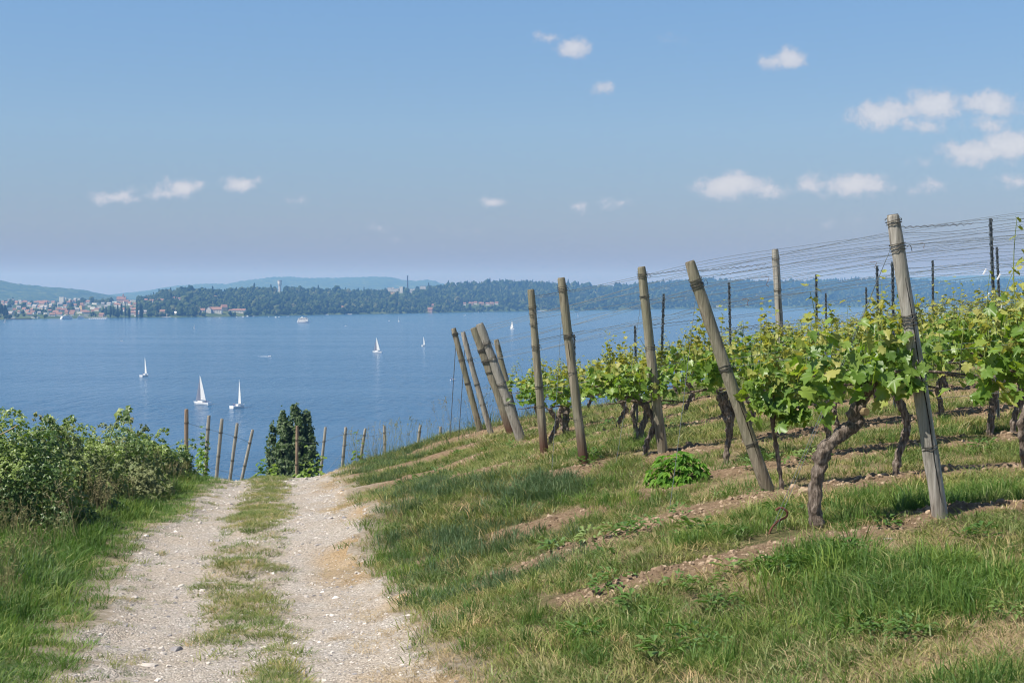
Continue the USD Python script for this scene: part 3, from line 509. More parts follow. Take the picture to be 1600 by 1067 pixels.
for tier, kind, x, y, w, h, rh, wall, roof, yaw, flat in sorted(todo, key=lambda q: q[2]):
    n = seen[tier, kind] = seen.get((tier, kind), -1) + 1
    house(x, y, w, h, rh, wall, roof, f'{_nth[n]} {kind} house from the left in the {tier} band of the town', 'house', f'{kind} houses of the far town', yaw, flat)
house(128, 484, 7, 6, 2, 'wall_ochre', 'roof_brown', 'ochre gabled house with a tall bright end wall in the far town', 'house', yaw=1.2)
# terrace rows and single houses in the woods
for k, (x, y, w) in enumerate([(229, 472, 6), (237, 473, 6), (246, 472, 6), (254, 472, 7)]):
    house(x, y, w, 3, 2, 'wall_white', 'roof_red', f'{["leftmost", "second", "third", "rightmost"][k]} of four joined white terrace houses high in the woods', 'terrace house', name='terrace_house')
for k, (x, y) in enumerate([(267, 469), (274, 468), (281, 469)]):
    house(x, y, 5, 2.4, 1.5, 'wall_white', 'roof_red', f'{["left", "middle", "right"][k]} white villa of the small row right of the terrace houses', 'villa', name='villa')
house(211, 478, 4, 3, 2, 'wall_cream', 'roof_brown', 'small cream house at the wood edge right of the poplar row', 'house')
house(227, 490, 5, 3, 2, 'wall_cream', 'roof_grey', 'cream lakeside house under the terrace houses', 'house')
house(212, 492, 3, 3, 1, 'wall_white', 'roof_grey', 'small white boathouse at the foot of the dark poplars', 'boathouse', name='boathouse')
house(254, 489, 8, 2, 3, 'wall_cream', 'roof_brown', 'broad brown roofed lakeside house left of the white gable hall', 'house')
house(274, 491, 4, 2, 2, 'wall_white', 'roof_white', 'little white shed by the water left of the white gable hall', 'shed', name='shed')
house(261, 494, 1.6, 4, 0, 'wall_cream', 'roof_grey', 'thin pale beacon on the small landing stage', 'beacon', flat=True, name='beacon')
house(336, 489, 22, 5, 4, 'wall_white', 'roof_brown', 'long dark roofed hall with a white gable on the far shore', 'hall', name='lakeside_hall', windows=2)
house(326.5, 489, 6, 6, 4, 'wall_white', 'roof_red', 'white gable house at the left end of the long dark roofed hall', 'house', yaw=1.57, aspect=.8)
house(317, 489, 7, 4, 3, 'wall_white', 'roof_red', 'low white house with two gables left of the lakeside hall', 'house')
house(350, 486, 9, 6, 4, 'wall_ochre', 'roof_red', 'tall orange gabled house behind the right end of the lakeside hall', 'house', yaw=.5)
house(371, 488, 26, 3, 2.4, 'wall_white', 'roof_red', 'long low building with a red roof right of the orange gabled house', 'school', name='long_building', windows=1)
house(348, 457, 2, 2, 1, 'wall_white', 'roof_white', 'single tiny white house on the wooded hilltop', 'house'); house(338, 465, 6, 2, 1, 'wall_cream', 'roof_brown', 'low cream house half hidden in the hillside wood', 'house'); house(354, 465, 7, 2, 1, 'wall_grey', 'roof_brown', 'low grey house half hidden in the hillside wood', 'house')
house(536, 482, 5, 2, 2, 'wall_cream', 'roof_red', 'small red roofed cottage in the dark lakeside wood', 'cottage', name='cottage')
house(672, 488, 7, 4, 3.5, 'wall_pink', 'roof_red', 'large pink house alone at the water edge under the woods', 'house', windows=1)
house(676, 479, 4, 2, 2, 'wall_pink', 'roof_red', 'small reddish house in the trees above the large pink house', 'house')
for k, (x, y, w) in enumerate([(726, 477, 4), (736, 476.5, 7), (743, 475.5, 5), (752, 476.5, 8), (762, 477, 6), (769, 476.5, 6), (776, 476, 5)]):
    house(x, y, w, 2.6, 1.6, 'wall_white' if k % 2 == 0 else 'wall_pink', 'roof_red', f'{["first", "second", "third", "fourth", "fifth", "sixth", "last"][k]} from the left in the row of houses below the long forest ridge', 'house')
# the white university buildings on the ridge
for x, y, w, h, wl, d in [(588, 453, 5, 4, 'wall_white', 'round ended white block at the left end of the hilltop buildings'), (596, 452, 5, 3, 'wall_white', 'low white block second from left of the hilltop buildings'), (603, 453, 5, 3, 'wall_grey', 'grey block third from left of the hilltop buildings'), (609, 454, 7, 6, 'wall_grey', 'broad grey block in the middle of the hilltop buildings'),
                          (614, 450, 4, 6, 'wall_white', 'highest white block of the hilltop buildings left of the chimney'), (621, 450, 5, 4, 'wall_white', 'bright white block on top of the hilltop buildings'), (618, 456, 9, 5, 'wall_grey', 'long grey block in front of the hilltop buildings'), (627, 458, 5, 10, 'wall_white', 'tall white stair tower of the hilltop buildings below the chimney'),
                          (634, 453, 3, 5, 'wall_white', 'small white block right under the chimney'), (642, 454, 6, 3, 'wall_white', 'low white block right of the chimney'), (648, 453, 4, 3, 'wall_white', 'last bright white block right of the chimney'), (642, 458, 4, 4, 'wall_grey', 'grey green block under the blocks right of the chimney'), (614, 460, 7, 4, 'wall_ochre', 'orange yellow block at the foot of the hilltop buildings')]:
    house(x, y, w, h, 0, wl, 'roof_white' if wl == 'wall_white' else 'roof_grey', d, 'campus block', flat=True, name='campus_block', windows=0)
house(661, 452, 9, 5, 0, 'wall_grey', 'roof_grey', 'hazy grey block in the trees right of all white hilltop buildings', 'campus block', flat=True, name='campus_block')
house(565, 457, 3, 3, 0, 'wall_white', 'roof_white', 'tiny white house on the ridge left of the hilltop buildings', 'house', flat=True)
# chimney and water tower
P = far(637, 451); s = P[1] / F; t = thing('chimney', 'tall dark chimney rising above the white hilltop buildings', 'chimney', P)
obj('shaft', tube([(0, 0, -8), (0, 0, 23.2 * s)], [1.05 * s, .9 * s], 12), M['dark_concrete'], t); obj('rim', tube([(0, 0, 22.6 * s), (0, 0, 23.6 * s)], [1.15 * s, 1.15 * s], 12), M['dark_concrete'], t)
P = far(437.5, 456); s = P[1] / F; HOUSES.append((437, 456, 4, 18)); t = thing('water_tower', 'pale concrete water tower with a wide cup shaped top above the woods', 'water tower', P)
obj('shaft', tube([(0, 0, -6), (0, 0, 9 * s)], [2.0 * s, 2.1 * s], 16), M['concrete'], t); obj('tank', tube([(0, 0, 8.6 * s), (0, 0, 12 * s), (0, 0, 17.0 * s)], [2.1 * s, 3.2 * s, 3.5 * s], 16), M['wall_white'], t); obj('roof', tube([(0, 0, 17.0 * s), (0, 0, 18.0 * s)], [3.7 * s, 3.5 * s], 16), M['roof_grey'], t)

# ---- the trees of the far shore
def forest():
    r = np.random.default_rng(11); pos, idx, sc, rot = [], [], [], []
    n = 30000; px = r.uniform(-90, 1720, n); v = r.uniform(0, 1.06, n) ** .9
    P = far_xyz(px, np.maximum(v, .012)); q = proj(P)
    H = np.array(HOUSES)
    keep = np.ones(n, bool)
    for hx, hy, hw, hh in H:
        keep &= ~((np.abs(q[:, 0] - hx) < hw + (2.2 if hh < 9 else 3.2)) & (q[:, 1] > hy - 1.5) & (q[:, 1] < hy + (5.0 if hh < 9 else 7.5)))
    dens = np.where(px < 215, np.interp(v, [0, .08, .9, 1], [.25, .55, .6, 1]), np.where((px > 385) & (px < 432) & (v < .16), .35, 1.0))
    keep &= r.uniform(0, 1, n) < dens
    far_right = np.interp(px, [-90, 600, 1000, 1700], [1, 1, .8, .55]); keep &= r.uniform(0, 1, n) < np.maximum(far_right, .5)
    big = r.lognormal(0, .26, n) * np.interp(v, [0, .15, 1], [.85, 1.0, 1.0]) * np.where(px < 215, .72, 1)
    con = r.uniform(0, 1, n) < np.interp(px, [200, 260, 700, 1200], [.05, .10, .18, .3])
    k = np.nonzero(keep)[0]
    s = np.where(con[k], 1.0, 1.0)[:, None] * np.stack([big[k] * np.where(con[k], 4.4, 7.0)] * 2 + [big[k] * np.where(con[k], 12.5, 8.6)], 1) * np.interp(px[k], [700, 1600], [1, 1.35])[:, None]
    idx = np.where(con[k], 4 + r.integers(0, 2, len(k)), r.integers(0, 4, len(k)))
    protos = [crown(s_) for s_ in (1, 2, 3, 4)] + [crown(s_, 9, 1.0, .85) for s_ in (5, 6)]
    instancer('far_forest', protos, [M['forest']] * 4 + [M['conifer']] * 2, P[k] - [0, 0, 1.0], idx, r.uniform(0, 6.28, len(k)), s, 'dense wood of rounded trees covering the far hills', 'forest')
forest()
M['poplar_far'] = forest_mat('poplar_far', [(0, (.016, .032, .012)), (1, (.03, .05, .016))])
_pl = None
for k, (x, y, h) in enumerate([(166, 495, 20), (173, 495.5, 24), (177.5, 496, 27), (184, 496, 26), (190, 496, 29), (196, 496, 31), (202, 496, 25), (214, 496, 34), (220, 496, 30), (282, 493, 16), (2, 497, 30), (8, 496, 26)]):
    P = far(x, y); s = P[1] / F; w = [2.3, 3, 2.6, 3.4, 3.0][k % 5] if k < 9 else 6
    t = thing('poplar_tree' if k < 9 else 'lakeside_tree', f'{_nth[k]} poplar from the left in the dark row right of the far town' if k < 9 else ['round tree at the waterline left of the white gable hall', 'large dark tree at the left edge of the far town', 'dark tree beside the one at the left edge of the far town'][k - 9], 'tree', P, k * 1.3, group='row of dark poplars on the far shore' if k < 9 else None)
    obj('trunk', tube([(0, 0, -2), (0, 0, h * s * .5)], [.5, .3], 6), M['bark'], t)
    v, f = crown(100 + k, 12, 1.0, .55); obj('crown', (v * [w * s, w * s, h * s * .62], f), M['poplar_far'], t)
# quays, piers and the strips of shore
def shore_box(name, px, py, wpx, h, d, mat, label, category):
    P = far(px, py); s = P[1] / F
    return tag(obj(name, (lambda m: (m[0] + [P[0], P[1] - d / 2 - 1, 0], m[1]))(box(0, 0, h / 2 - .5, wpx * s, d, h + 1)), M[mat]), label, category)
shore_box('quay', 20, 499, 60, 1.6, 14, 'dark_concrete', 'dark harbour wall under the far town', 'quay')
shore_box('pier', 152, 497, 34, 1.8, 8, 'quay', 'long pale pier right of the ferries', 'pier'); shore_box('jetty', 260, 495.5, 16, 1.2, 6, 'wall_white', 'pale landing stage with a thin beacon', 'jetty'); shore_box('jetty', 542, 491.5, 17, 1.5, 6, 'wall_white', 'pale lakeside bathing jetty under the dark wood', 'jetty')
shore_box('jetty', 510, 492.5, 8, 1.3, 6, 'wall_white', 'short pale jetty just right of the big ferry', 'jetty'); shore_box('jetty', 842, 486.2, 26, 1.5, 8, 'wall_white', 'thin pale strip of jetty between the leaning posts', 'jetty')
house(55, 497, 11, 2, 0, 'wall_white', 'roof_white', 'long low white boathouse on the far harbour front', 'boathouse', flat=True, name='boathouse'); house(21, 497.5, 6, 1.6, 0, 'wall_white', 'roof_white', 'small low white shed at the left of the far harbour front', 'shed', flat=True, name='shed')
house(1121, 479.5, 4, 2.2, 0, 'wall_white', 'roof_white', 'left white lakeside building behind the vineyard wires', 'building', flat=True, name='lakeside_building'); house(1127.5, 479.5, 5, 2.2, 0, 'wall_white', 'roof_white', 'right white lakeside building behind the vineyard wires', 'building', flat=True, name='lakeside_building')
# ------------------------------------------------------------------ boats
def water_at(px, py):
    p1 = at(px, py, 1000.0); d = p1 - [0, 0, EYE]; return np.array([0, 0, EYE]) + d * (EYE / -d[2])
def hull_mesh(L, B, H, sheer=.25):
    n = 13; xs = np.linspace(-.5, .5, n); v = []
    for x in xs:
        w = B / 2 * (1 - max(0, x * 2) ** 2.4) * (.82 + .18 * min(1, (x + .5) * 3)); z1 = H * (1 + sheer * (x * 2) ** 2)
        for (a, z) in ((0, -.35), (.62, -.28), (.92, .12), (1, z1)): v.append((x * L + (.06 * L * (z / H) if x > .3 else 0), a * w, z))
        for (a, z) in ((1, z1), (.92, .12), (.62, -.28)): v.append((x * L + (.06 * L * (z / H) if x > .3 else 0), -a * w, z))
    m = 7; f = []
    for i in range(n - 1):
        for j in range(m): f += [[i * m + j, (i + 1) * m + j, (i + 1) * m + (j + 1) % m], [i * m + j, (i + 1) * m + (j + 1) % m, i * m + (j + 1) % m]]
    for j in range(1, m - 1): f += [[0, j, j + 1], [(n - 1) * m, (n - 1) * m + j + 1, (n - 1) * m + j]]
    return np.array(v), np.array(f)
def sail_mesh(foot, luff, belly, fwd=1.0, n=7):
    v, f = [], []
    for side in (-.015, .015):
        for i in range(n + 1):
            t = i / n; w = foot * (1 - t) ** .85 + .06
            for j in range(n + 1):
                s = j / n; v.append((-fwd * w * s, belly * math.sin(math.pi * min(1, s * 1.1)) * (1 - t) ** .6 + side, luff * t))
    m = (n + 1) ** 2
    for k in range(2):
        for i in range(n):
            for j in range(n):
                q = [k * m + i * (n + 1) + j, k * m + i * (n + 1) + j + 1, k * m + (i + 1) * (n + 1) + j + 1, k * m + (i + 1) * (n + 1) + j]
                q = q if k else q[::-1]; f += [[q[0], q[1], q[2]], [q[0], q[2], q[3]]]
    return np.array(v), np.array(f)
def jib_mesh(x0, x1, z0, z1, xm, belly):
    v, f, n = [], [], 6
    for side in (-.012, .012):
        for i in range(n + 1):
            t = i / n; a = np.array([x0 + (xm - x0) * t, 0, z0 + (z1 - z0) * t]); b = np.array([x1 + (xm - x1) * t, 0, z0 + .3 + (z1 - z0 - .3) * t])
            for j in range(n + 1):
                s = j / n; p = a + (b - a) * s; v.append((p[0], belly * math.sin(math.pi * s) * (1 - t) + side, p[2]))
    m = (n + 1) ** 2
    for k in range(2):
        for i in range(n):
            for j in range(n):
                q = [k * m + i * (n + 1) + j, k * m + i * (n + 1) + j + 1, k * m + (i + 1) * (n + 1) + j + 1, k * m + (i + 1) * (n + 1) + j]
                q = q if k else q[::-1]; f += [[q[0], q[1], q[2]], [q[0], q[2], q[3]]]
    return np.array(v), np.array(f)
def sailboat(px, py, hpx, yaw, label, jib='sail', heel=0.0, trim=.35, crew=1, group=None, main=True, dark=False):
    P = water_at(px, py); s = P[1] / F; h = hpx * s; L = h * .74
    x = thing('sailing_boat', label, 'sailing boat', P, yaw, group=group)
    if heel: UsdGeom.Xformable(x).AddRotateXOp().Set(heel)
    obj('hull', hull_mesh(L, L * .30, L * .105), M['hull_dark' if dark else 'hull'], x, 40); obj('deck', box(-.02 * L, 0, L * .103, L * .78, L * .20, .08), M['deck'], x)
    obj('cabin', cat([box(.08 * L, 0, L * .13, L * .30, L * .15, L * .07)]), M['hull'], x)
    b = L * .10; mx = .10 * L; mast = obj('mast', tube([(mx, 0, b - .2), (mx, 0, h)], [.012 * L, .007 * L], 6), M['alu'], x)
    obj('boom', tube([(mx, 0, b + .11 * L), (mx - .46 * L * math.cos(trim), .46 * L * math.sin(trim), b + .11 * L)], .006 * L, 5), M['alu'], x)
    if main:
        v, f = sail_mesh(.45 * L, h - b - .16 * L, .035 * L); v, f = turned((v, f), -trim, (mx - .01 * L, 0, b + .13 * L)); obj('mainsail', (v, f), M['sail'], x, True)
        if jib: v, f = jib_mesh(.47 * L - mx, -.06 * L, .02 * L, (h - b) * .86, .02 * L, .05 * L); obj('jib', turned((v, f), -trim * .5, (mx, 0, b + .03 * L)), M[jib], x, True)
    else: obj('furled_sail', tube([(mx - .02 * L, 0, b + .13 * L), (mx - .43 * L * math.cos(trim), .43 * L * math.sin(trim), b + .13 * L)], .022 * L, 6), M['sail'], x)
    for k in range(crew):
        c = obj('crew', tube([(-.2 * L - .09 * L * k, .03 * L * (k % 2), b), (-.2 * L - .09 * L * k, .03 * L * (k % 2), b + .45), (-.2 * L - .09 * L * k, .03 * L * (k % 2), b + .75)], [.24, .26, .1], 7), M['cloth_blue'], x)
        hd = trimesh.creation.icosphere(subdivisions=1, radius=.14); obj('head', (np.array(hd.vertices) + [-.2 * L - .09 * L * k, .03 * L * (k % 2), b + .93], np.array(hd.faces)), M['skin'], c)
    return x
sailboat(225.5, 588, 30, 1.35, 'narrow white sailing boat nearest the left edge of the lake', jib=None, trim=-.75)
sailboat(316, 632, 46, 2.55, 'largest near sailing boat, white mainsail and dark grey jib', jib='sail_dark', heel=-2, trim=.25, crew=3)
sailboat(371, 637, 44, 1.15, 'near sailing boat with thin pale sails right of the largest one', heel=2, trim=-.85, crew=2)
sailboat(590, 551, 24, 2.6, 'sailing boat with dark jib alone in the middle of the lake', jib='sail_dark', heel=-3, trim=.3)
sailboat(661.5, 540.5, 15, 1.3, 'small slim sailing boat right of the one with the dark jib', jib=None, trim=-.7)
sailboat(708, 594, 13, .5, 'little boat with lowered sail just left of the leaning posts', main=False, crew=2)
sailboat(800.5, 514, 13, 2.4, 'white sailing boat seen between the leaning posts', trim=.3)
sailboat(623, 502.5, 8, 1.9, 'tiny sailing boat far out above the one in mid lake', trim=.3); sailboat(903, 494.5, 8, 1.5, 'tiny sailing boat right of the second tall post', jib=None)
sailboat(303.5, 514, 6.5, 1.7, 'tiny dim sailing boat on the open water below the lakeside hall'); sailboat(8, 504, 7, 1.2, 'tiny sailing boat by the harbour at the far left')
sailboat(748, 488.5, 3.4, 1.5, 'left of two tiny sails close under the far shore', jib=None, crew=0); sailboat(754, 489, 3.0, 1.8, 'right of two tiny sails close under the far shore', jib=None, crew=0)
sailboat(925, 484.5, 4, 1.5, 'tiny sail right of the thin jetty on the far shore', jib=None, crew=0)
def motorboat(px, py, wpx, yaw, label, wake=0.0):
    P = water_at(px, py); s = P[1] / F; L = wpx * s
    t = thing('motor_boat', label, 'motor boat', P, yaw)
    obj('hull', hull_mesh(L, L * .34, L * .13), M['hull'], t, 40); obj('cabin', box(.02 * L, 0, L * .19, L * .32, L * .24, L * .13), M['hull'], t); obj('windscreen', box(.2 * L, 0, L * .2, L * .03, L * .22, L * .1), M['glass_dark'], t)
    c = obj('crew', tube([(-.2 * L, 0, L * .1), (-.2 * L, 0, L * .1 + .8)], [.25, .15], 7), M['cloth_blue'], t)
    if wake:
        W = wake * s; r = np.random.default_rng(3); out = []
        for k in range(26):
            u = k / 25; x0 = -.45 * L - u * W; wd = .5 + 3.2 * u
            for sgn in (-1, 1): out.append(box(x0, sgn * wd * r.uniform(.5, 1), .04, r.uniform(.5, 1.6) * (1.02 - u) ** 2 + .05, r.uniform(.2, .7) * (1.02 - u) ** 2 + .03, .08 + .10 * r.random() * (1 - u)))
        obj('wake', cat(out), M['foam'], t)
    return t
motorboat(422.5, 557, 6.5, -.12, 'white motor boat drawing a long wake in mid lake', 20); motorboat(540, 509.5, 4, .2, 'small white motor boat below and right of the big ferry'); motorboat(191, 533, 5, .1, 'small open boat alone on the left part of the lake')
motorboat(608, 501.5, 3, 0, 'tiny motor boat left of the tiny sailing boat far out'); motorboat(727, 493.5, 4, .3, 'tiny motor boat under the row of houses below the forest ridge')
_moor = [299, 380, 387, 397, 420, 431, 436, 450, 370, 343]
for k, (x, y, w) in enumerate([(299, 496, 3), (380, 495, 4), (387, 494.6, 5), (397, 494.6, 4), (420, 495, 3), (431, 496.2, 5), (436, 495.4, 3), (450, 494.6, 5), (370, 495.5, 3), (343, 496.4, 3)]):
    P = water_at(x, y); s = P[1] / F; t = thing('moored_boat', f'{_nth[sorted(_moor).index(x)]} tiny white boat from the left moored along the far shore below the wood', 'boat', P, (k * .7) % 3 - 1.5, group='white boats moored along the far shore')
    obj('hull', hull_mesh(w * s, w * s * .3, w * s * .12), M['hull'], t); obj('cabin', box(0, 0, w * s * .17, w * s * .3, w * s * .2, w * s * .12), M['hull'], t)
def ferry(px, py, wpx, hpx, yaw, label, name='ferry'):
    P = water_at(px, py); s = P[1] / F; L, Hh = wpx * s / max(.55, abs(math.cos(yaw))), hpx * s; B = L * .26; t = thing(name, label, 'ferry', P, yaw)
    obj('hull', hull_mesh(L, B, Hh * .22, .1), M['hull'], t, 40)
    obj('waterline_band', box(0, 0, .25, L * .80, B * .99, .5), M['hull_dark'], t)
    for k, (f, z0, z1, w) in enumerate([(.86, .20, .46, .96), (.78, .46, .68, .9), (.46, .68, .80, .66)]):
        d = obj('deck', box(-.01 * L, 0, Hh * (z0 + z1) / 2, L * f, B * w, Hh * (z1 - z0) - .25), M['hull'], t); obj('deck_roof', box(-.01 * L, 0, Hh * z1 - .08, L * f + 1.2, B * w + 1.0, .22), M['hull'], d)
        for j, xx in enumerate(np.linspace(-f / 2 + .04, f / 2 - .06, 13 if k < 2 else 6)):
            obj('window', box(xx * L, 0, Hh * (z0 * .42 + z1 * .58), L * .045, B * w + .1, Hh * (z1 - z0) * .42), M['glass_dark'], d)
    obj('bridge', box(.2 * L, 0, Hh * .84, L * .11, B * .5, Hh * .14), M['glass_dark'], t); obj('funnel', tube([(-.12 * L, 0, Hh * .78), (-.13 * L, 0, Hh * .97)], [1.1, .9], 10), M['hull'], t)
    obj('mast', tube([(.18 * L, 0, Hh * .88), (.18 * L, 0, Hh * 1.1)], .15, 5), M['alu'], t)
ferry(474.5, 504, 20, 9.5, -.35, 'white two decked passenger ferry crossing in front of the far wood')
ferry(104, 498.5, 13, 7, .9, 'white ferry with a slanted bow docked in the far harbour', 'docked_ferry'); ferry(126, 497.8, 10, 6, .3, 'white ferry docked second, left of the long pale pier', 'docked_ferry')
for k, x in enumerate(np.linspace(141, 166, 9)):
    P = water_at(x, 498.2); s = P[1] / F; t = thing('moored_yacht', f'{_nth[k]} tiny white yacht from the left at the long pale pier', 'yacht', P, 1.4, group='yachts moored at the long pale pier')
    obj('hull', hull_mesh(9, 3, 1.1), M['hull'], t); obj('mast', tube([(.5, 0, .8), (.5, 0, 11)], .12, 5), M['alu'], t)
# ------------------------------------------------------------------ posts, stakes and wires of the vineyard
def ring(c, axis, r, wr, turns=1.0, drop=0.0, n=18, rough=0.0, seed=0):
    a = np.linspace(0, 2 * np.pi * turns, int(n * turns) + 1); axis = axis / np.linalg.norm(axis)
    u = np.cross(axis, [0, 1, 0.0]); u /= np.linalg.norm(u); w = np.cross(axis, u); rr = np.random.default_rng(seed)
    p = np.asarray(c) + r * (np.cos(a)[:, None] * u + np.sin(a)[:, None] * w) + axis * (np.linspace(-.5, .5, len(a)) * drop + rough * rr.normal(size=len(a)))[:, None]
    return tube(p, wr, 4)
POSTS = {}
def post(key, base, top, r, mat, label, wraps=(), crack=None, group=None, seed=0, cap=True, name='wooden_post'):
    base, top = np.asarray(base), np.asarray(top); d = top - base; L = np.linalg.norm(d); a = d / L
    t = thing(name, label, 'post', base, group=group)
    k = 15; s = np.linspace(-.25, L, k); bend = .012 * np.sin(np.linspace(0, 3, k) + seed)
    p = a[None] * s[:, None] + np.stack([bend, bend * .5, 0 * bend], 1)
    rad = r * np.linspace(1.1, .93, k); rad[-1] *= .93
    p = np.vstack([p, p[-1] + a * .012]); rad = np.append(rad, rad[-1] * .86)
    obj('pole', tube(p, rad, 18, True, .16, seed, 11.0), M[mat], t, 40)
    if cap: obj('end_grain', tube([p[-1] - a * .004, p[-1] + a * .004], rad[-1] * .97, 14, True, .1, seed + 3), M['wood_top'], t)
    for j, w in enumerate(wraps):
        f, turns, wr = (w + (2.0, .0028))[:3] if isinstance(w, tuple) else (w, 2.0, .0028)
        obj('wire_wrap', ring(a * L * f + [np.interp(f * L, s, bend), 0, 0], a, r * 1.09, wr, turns, .022 * turns, 16, .004, seed + j), M['wire_old'], t)
        if turns > 2: obj('wire_end', tube(spline([a * L * f + [r, -r * .6, 0], a * L * f + [r * 1.3, -r, .012], a * L * f + [r * 1.6, -r * .9, -.03]], 9), wr * .7, 4), M['wire_old'], t)
    if crack:
        f0, f1, off = crack; q = np.linspace(f0, f1, 12) * L; side = np.array([off, -math.sqrt(max(0, 1 - off * off)), 0])
        obj('crack', tube(a * q[:, None] + side * (np.interp(q, s, rad[:k]) * .985)[:, None] + np.stack([np.interp(q, s, bend) + .004 * np.sin(q * 9 + seed), 0 * q, 0 * q], 1), .0035 * np.sin(np.linspace(.25, 2.9, 12)) + .0004, 4), M['crack'], t)
    POSTS[key] = (base, top, r); return t
def seen_post(key, b, tp, r, mat, label, dy=0.0, **k):
    B = hit(*b); post(key, B, at(tp[0], tp[1], B[1] + dy), r, mat, label, **k)
_w = lambda *f: [(x, 3.0 if i % 2 else 2.0, .003) for i, x in enumerate(f)]
seen_post('P1', (1467, 812), (1397, 339), .051, 'wood_grey', 'big grey leaning post in the right foreground with leaves round its middle', dy=.05, wraps=[(.985, 2, .003), (.90, 2.5, .003), (.66, 3.5, .004), (.24, 1.5, .003)], crack=(.06, .80, .15), seed=1)
seen_post('P2', (1200, 772), (1080, 411), .055, 'wood_green', 'most tilted greenish post leaning left over the young vine', wraps=[(.92, 3, .003), (.90, 2, .003), (.55, 3, .0035), (.22, 1.5, .003)], crack=(.15, .5, .2), seed=2)
seen_post('P3', (1037, 714), (1003, 419), .054, 'wood_green', 'tall greenish post standing behind the round green bush', wraps=[(.965, 3, .003), (.85, 1.5, .003), (.58, 3, .0035), (.37, 2.5, .003), (.27, 1.5, .003)], crack=(.4, .57, .3), seed=3)
seen_post('P4', (915, 728), (876, 436), .052, 'wood_redfoot', 'tall brown based post, the right one of the two in the middle of the picture', wraps=[(.95, 3, .003), (.70, 3, .0035), (.50, 2, .003), (.25, 1.5, .003)], crack=(.5, .68, -.2), seed=4)
seen_post('P5', (852, 712), (828, 454), .052, 'wood_redfoot', 'tall brown based post, the left one of the two in the middle of the picture', wraps=[(.90, 1.5, .003), (.86, 1.5, .003), (.80, 1.5, .003), (.66, 3, .003), (.42, 2, .003), (.3, 1.5, .003)], seed=5)
seen_post('P6', (815, 690), (749, 507), .075, 'wood_grey', 'thick grey post leaning in front of its twin where the vines begin', wraps=[(.84, 2.5, .004), (.72, 2, .004), (.5, 2, .004), (.33, 1.5, .003)], seed=6)
seen_post('P7', (800, 682), (741, 513), .075, 'wood_redfoot', 'thick mossy post just behind the thick grey leaning post', wraps=[(.8, 3, .005), (.7, 3, .005), (.6, 2, .004)], seed=7)
seen_post('P8', (750, 676), (710, 514), .058, 'wood_green', 'leftmost leaning post of the vineyard above the lake', wraps=[(.95, 3, .005), (.70, 2.5, .004), (.48, 2, .004)], seed=8)
seen_post('P9', (768, 680), (724, 520), .052, 'wood_grey', 'pale leaning post beside the leftmost one', wraps=[(.74, 3, .004), (.5, 2, .004), (.3, 1.5, .004)], seed=9)
for key, (b, tp, Y, r, lab) in {'P10': ((808, 668), (775, 532), 28.5, .06, 'half hidden post leaning in the leaves behind the thick pair')}.items():
    B = on(at(b[0], b[1], Y)[0], Y); post(key, B, at(tp[0], tp[1], Y), r, 'wood_green', lab, wraps=[(.8, 2, .004)], seed=10)
B = on(at(1226, 640, 19.6)[0], 19.6); post('P11', B, at(1210, 391, 19.6), .052, 'wood_grey', 'grey post rising out of the vine leaves right of the most tilted post', wraps=[(.95, 2, .003), (.75, 2, .003)], crack=(.5, .9, .1), seed=11)
# posts of the lower vineyard beyond the end of the track
for i, (tx, ty, bx, by, Y, r, lab) in enumerate([(292, 640, 291, 722, 36.5, .055, 'tallest brown post beside the bramble hedge'), (327, 650, 322, 732, 37.5, .05, 'grey post with a leafy vine at its foot right of the bramble hedge'), (347, 655, 340, 735, 38, .05, 'third post from the left beyond the track end'), (370, 662, 361, 737, 38.5, .048, 'fourth post from the left beyond the track end'),
        (394, 672, 379, 740, 39, .046, 'most slanted of the small posts, left of the poplar'), (464, 666, 463, 733, 40, .045, 'orange brown post in front of the poplar'), (509, 668, 503, 720, 41, .045, 'grey post just right of the poplar'), (541, 668, 535, 730, 41.5, .048, 'second small post right of the poplar'),
        (571, 670, 565, 712, 42, .045, 'third small post right of the poplar with leaves at its foot'), (600, 666, 602, 710, 42.5, .045, 'small post where the bank meets the lake, leaning right'), (656, 665, 654, 683, 44, .05, 'left of two short post tops peeping over the bank'), (688, 667, 687, 684, 45, .048, 'right of two short post tops peeping over the bank')]):
    T, Q = at(tx, ty, Y), at(bx, by, Y); d = (Q - T) / np.linalg.norm(Q - T); s = np.linspace(.5, 4, 200); pp = T + d * s[:, None]
    k = np.nonzero(pp[:, 2] < surface(pp[:, 0], pp[:, 1]))[0]; B = pp[k[0]] if len(k) else pp[80]
    post(f'L{i}', B, T, r, 'wood_brown' if i in (0, 5) else 'wood_grey', lab, wraps=[(.9, 1.5, .005), (.72, 1.5, .005), (.55, 1.5, .005)], seed=20 + i)

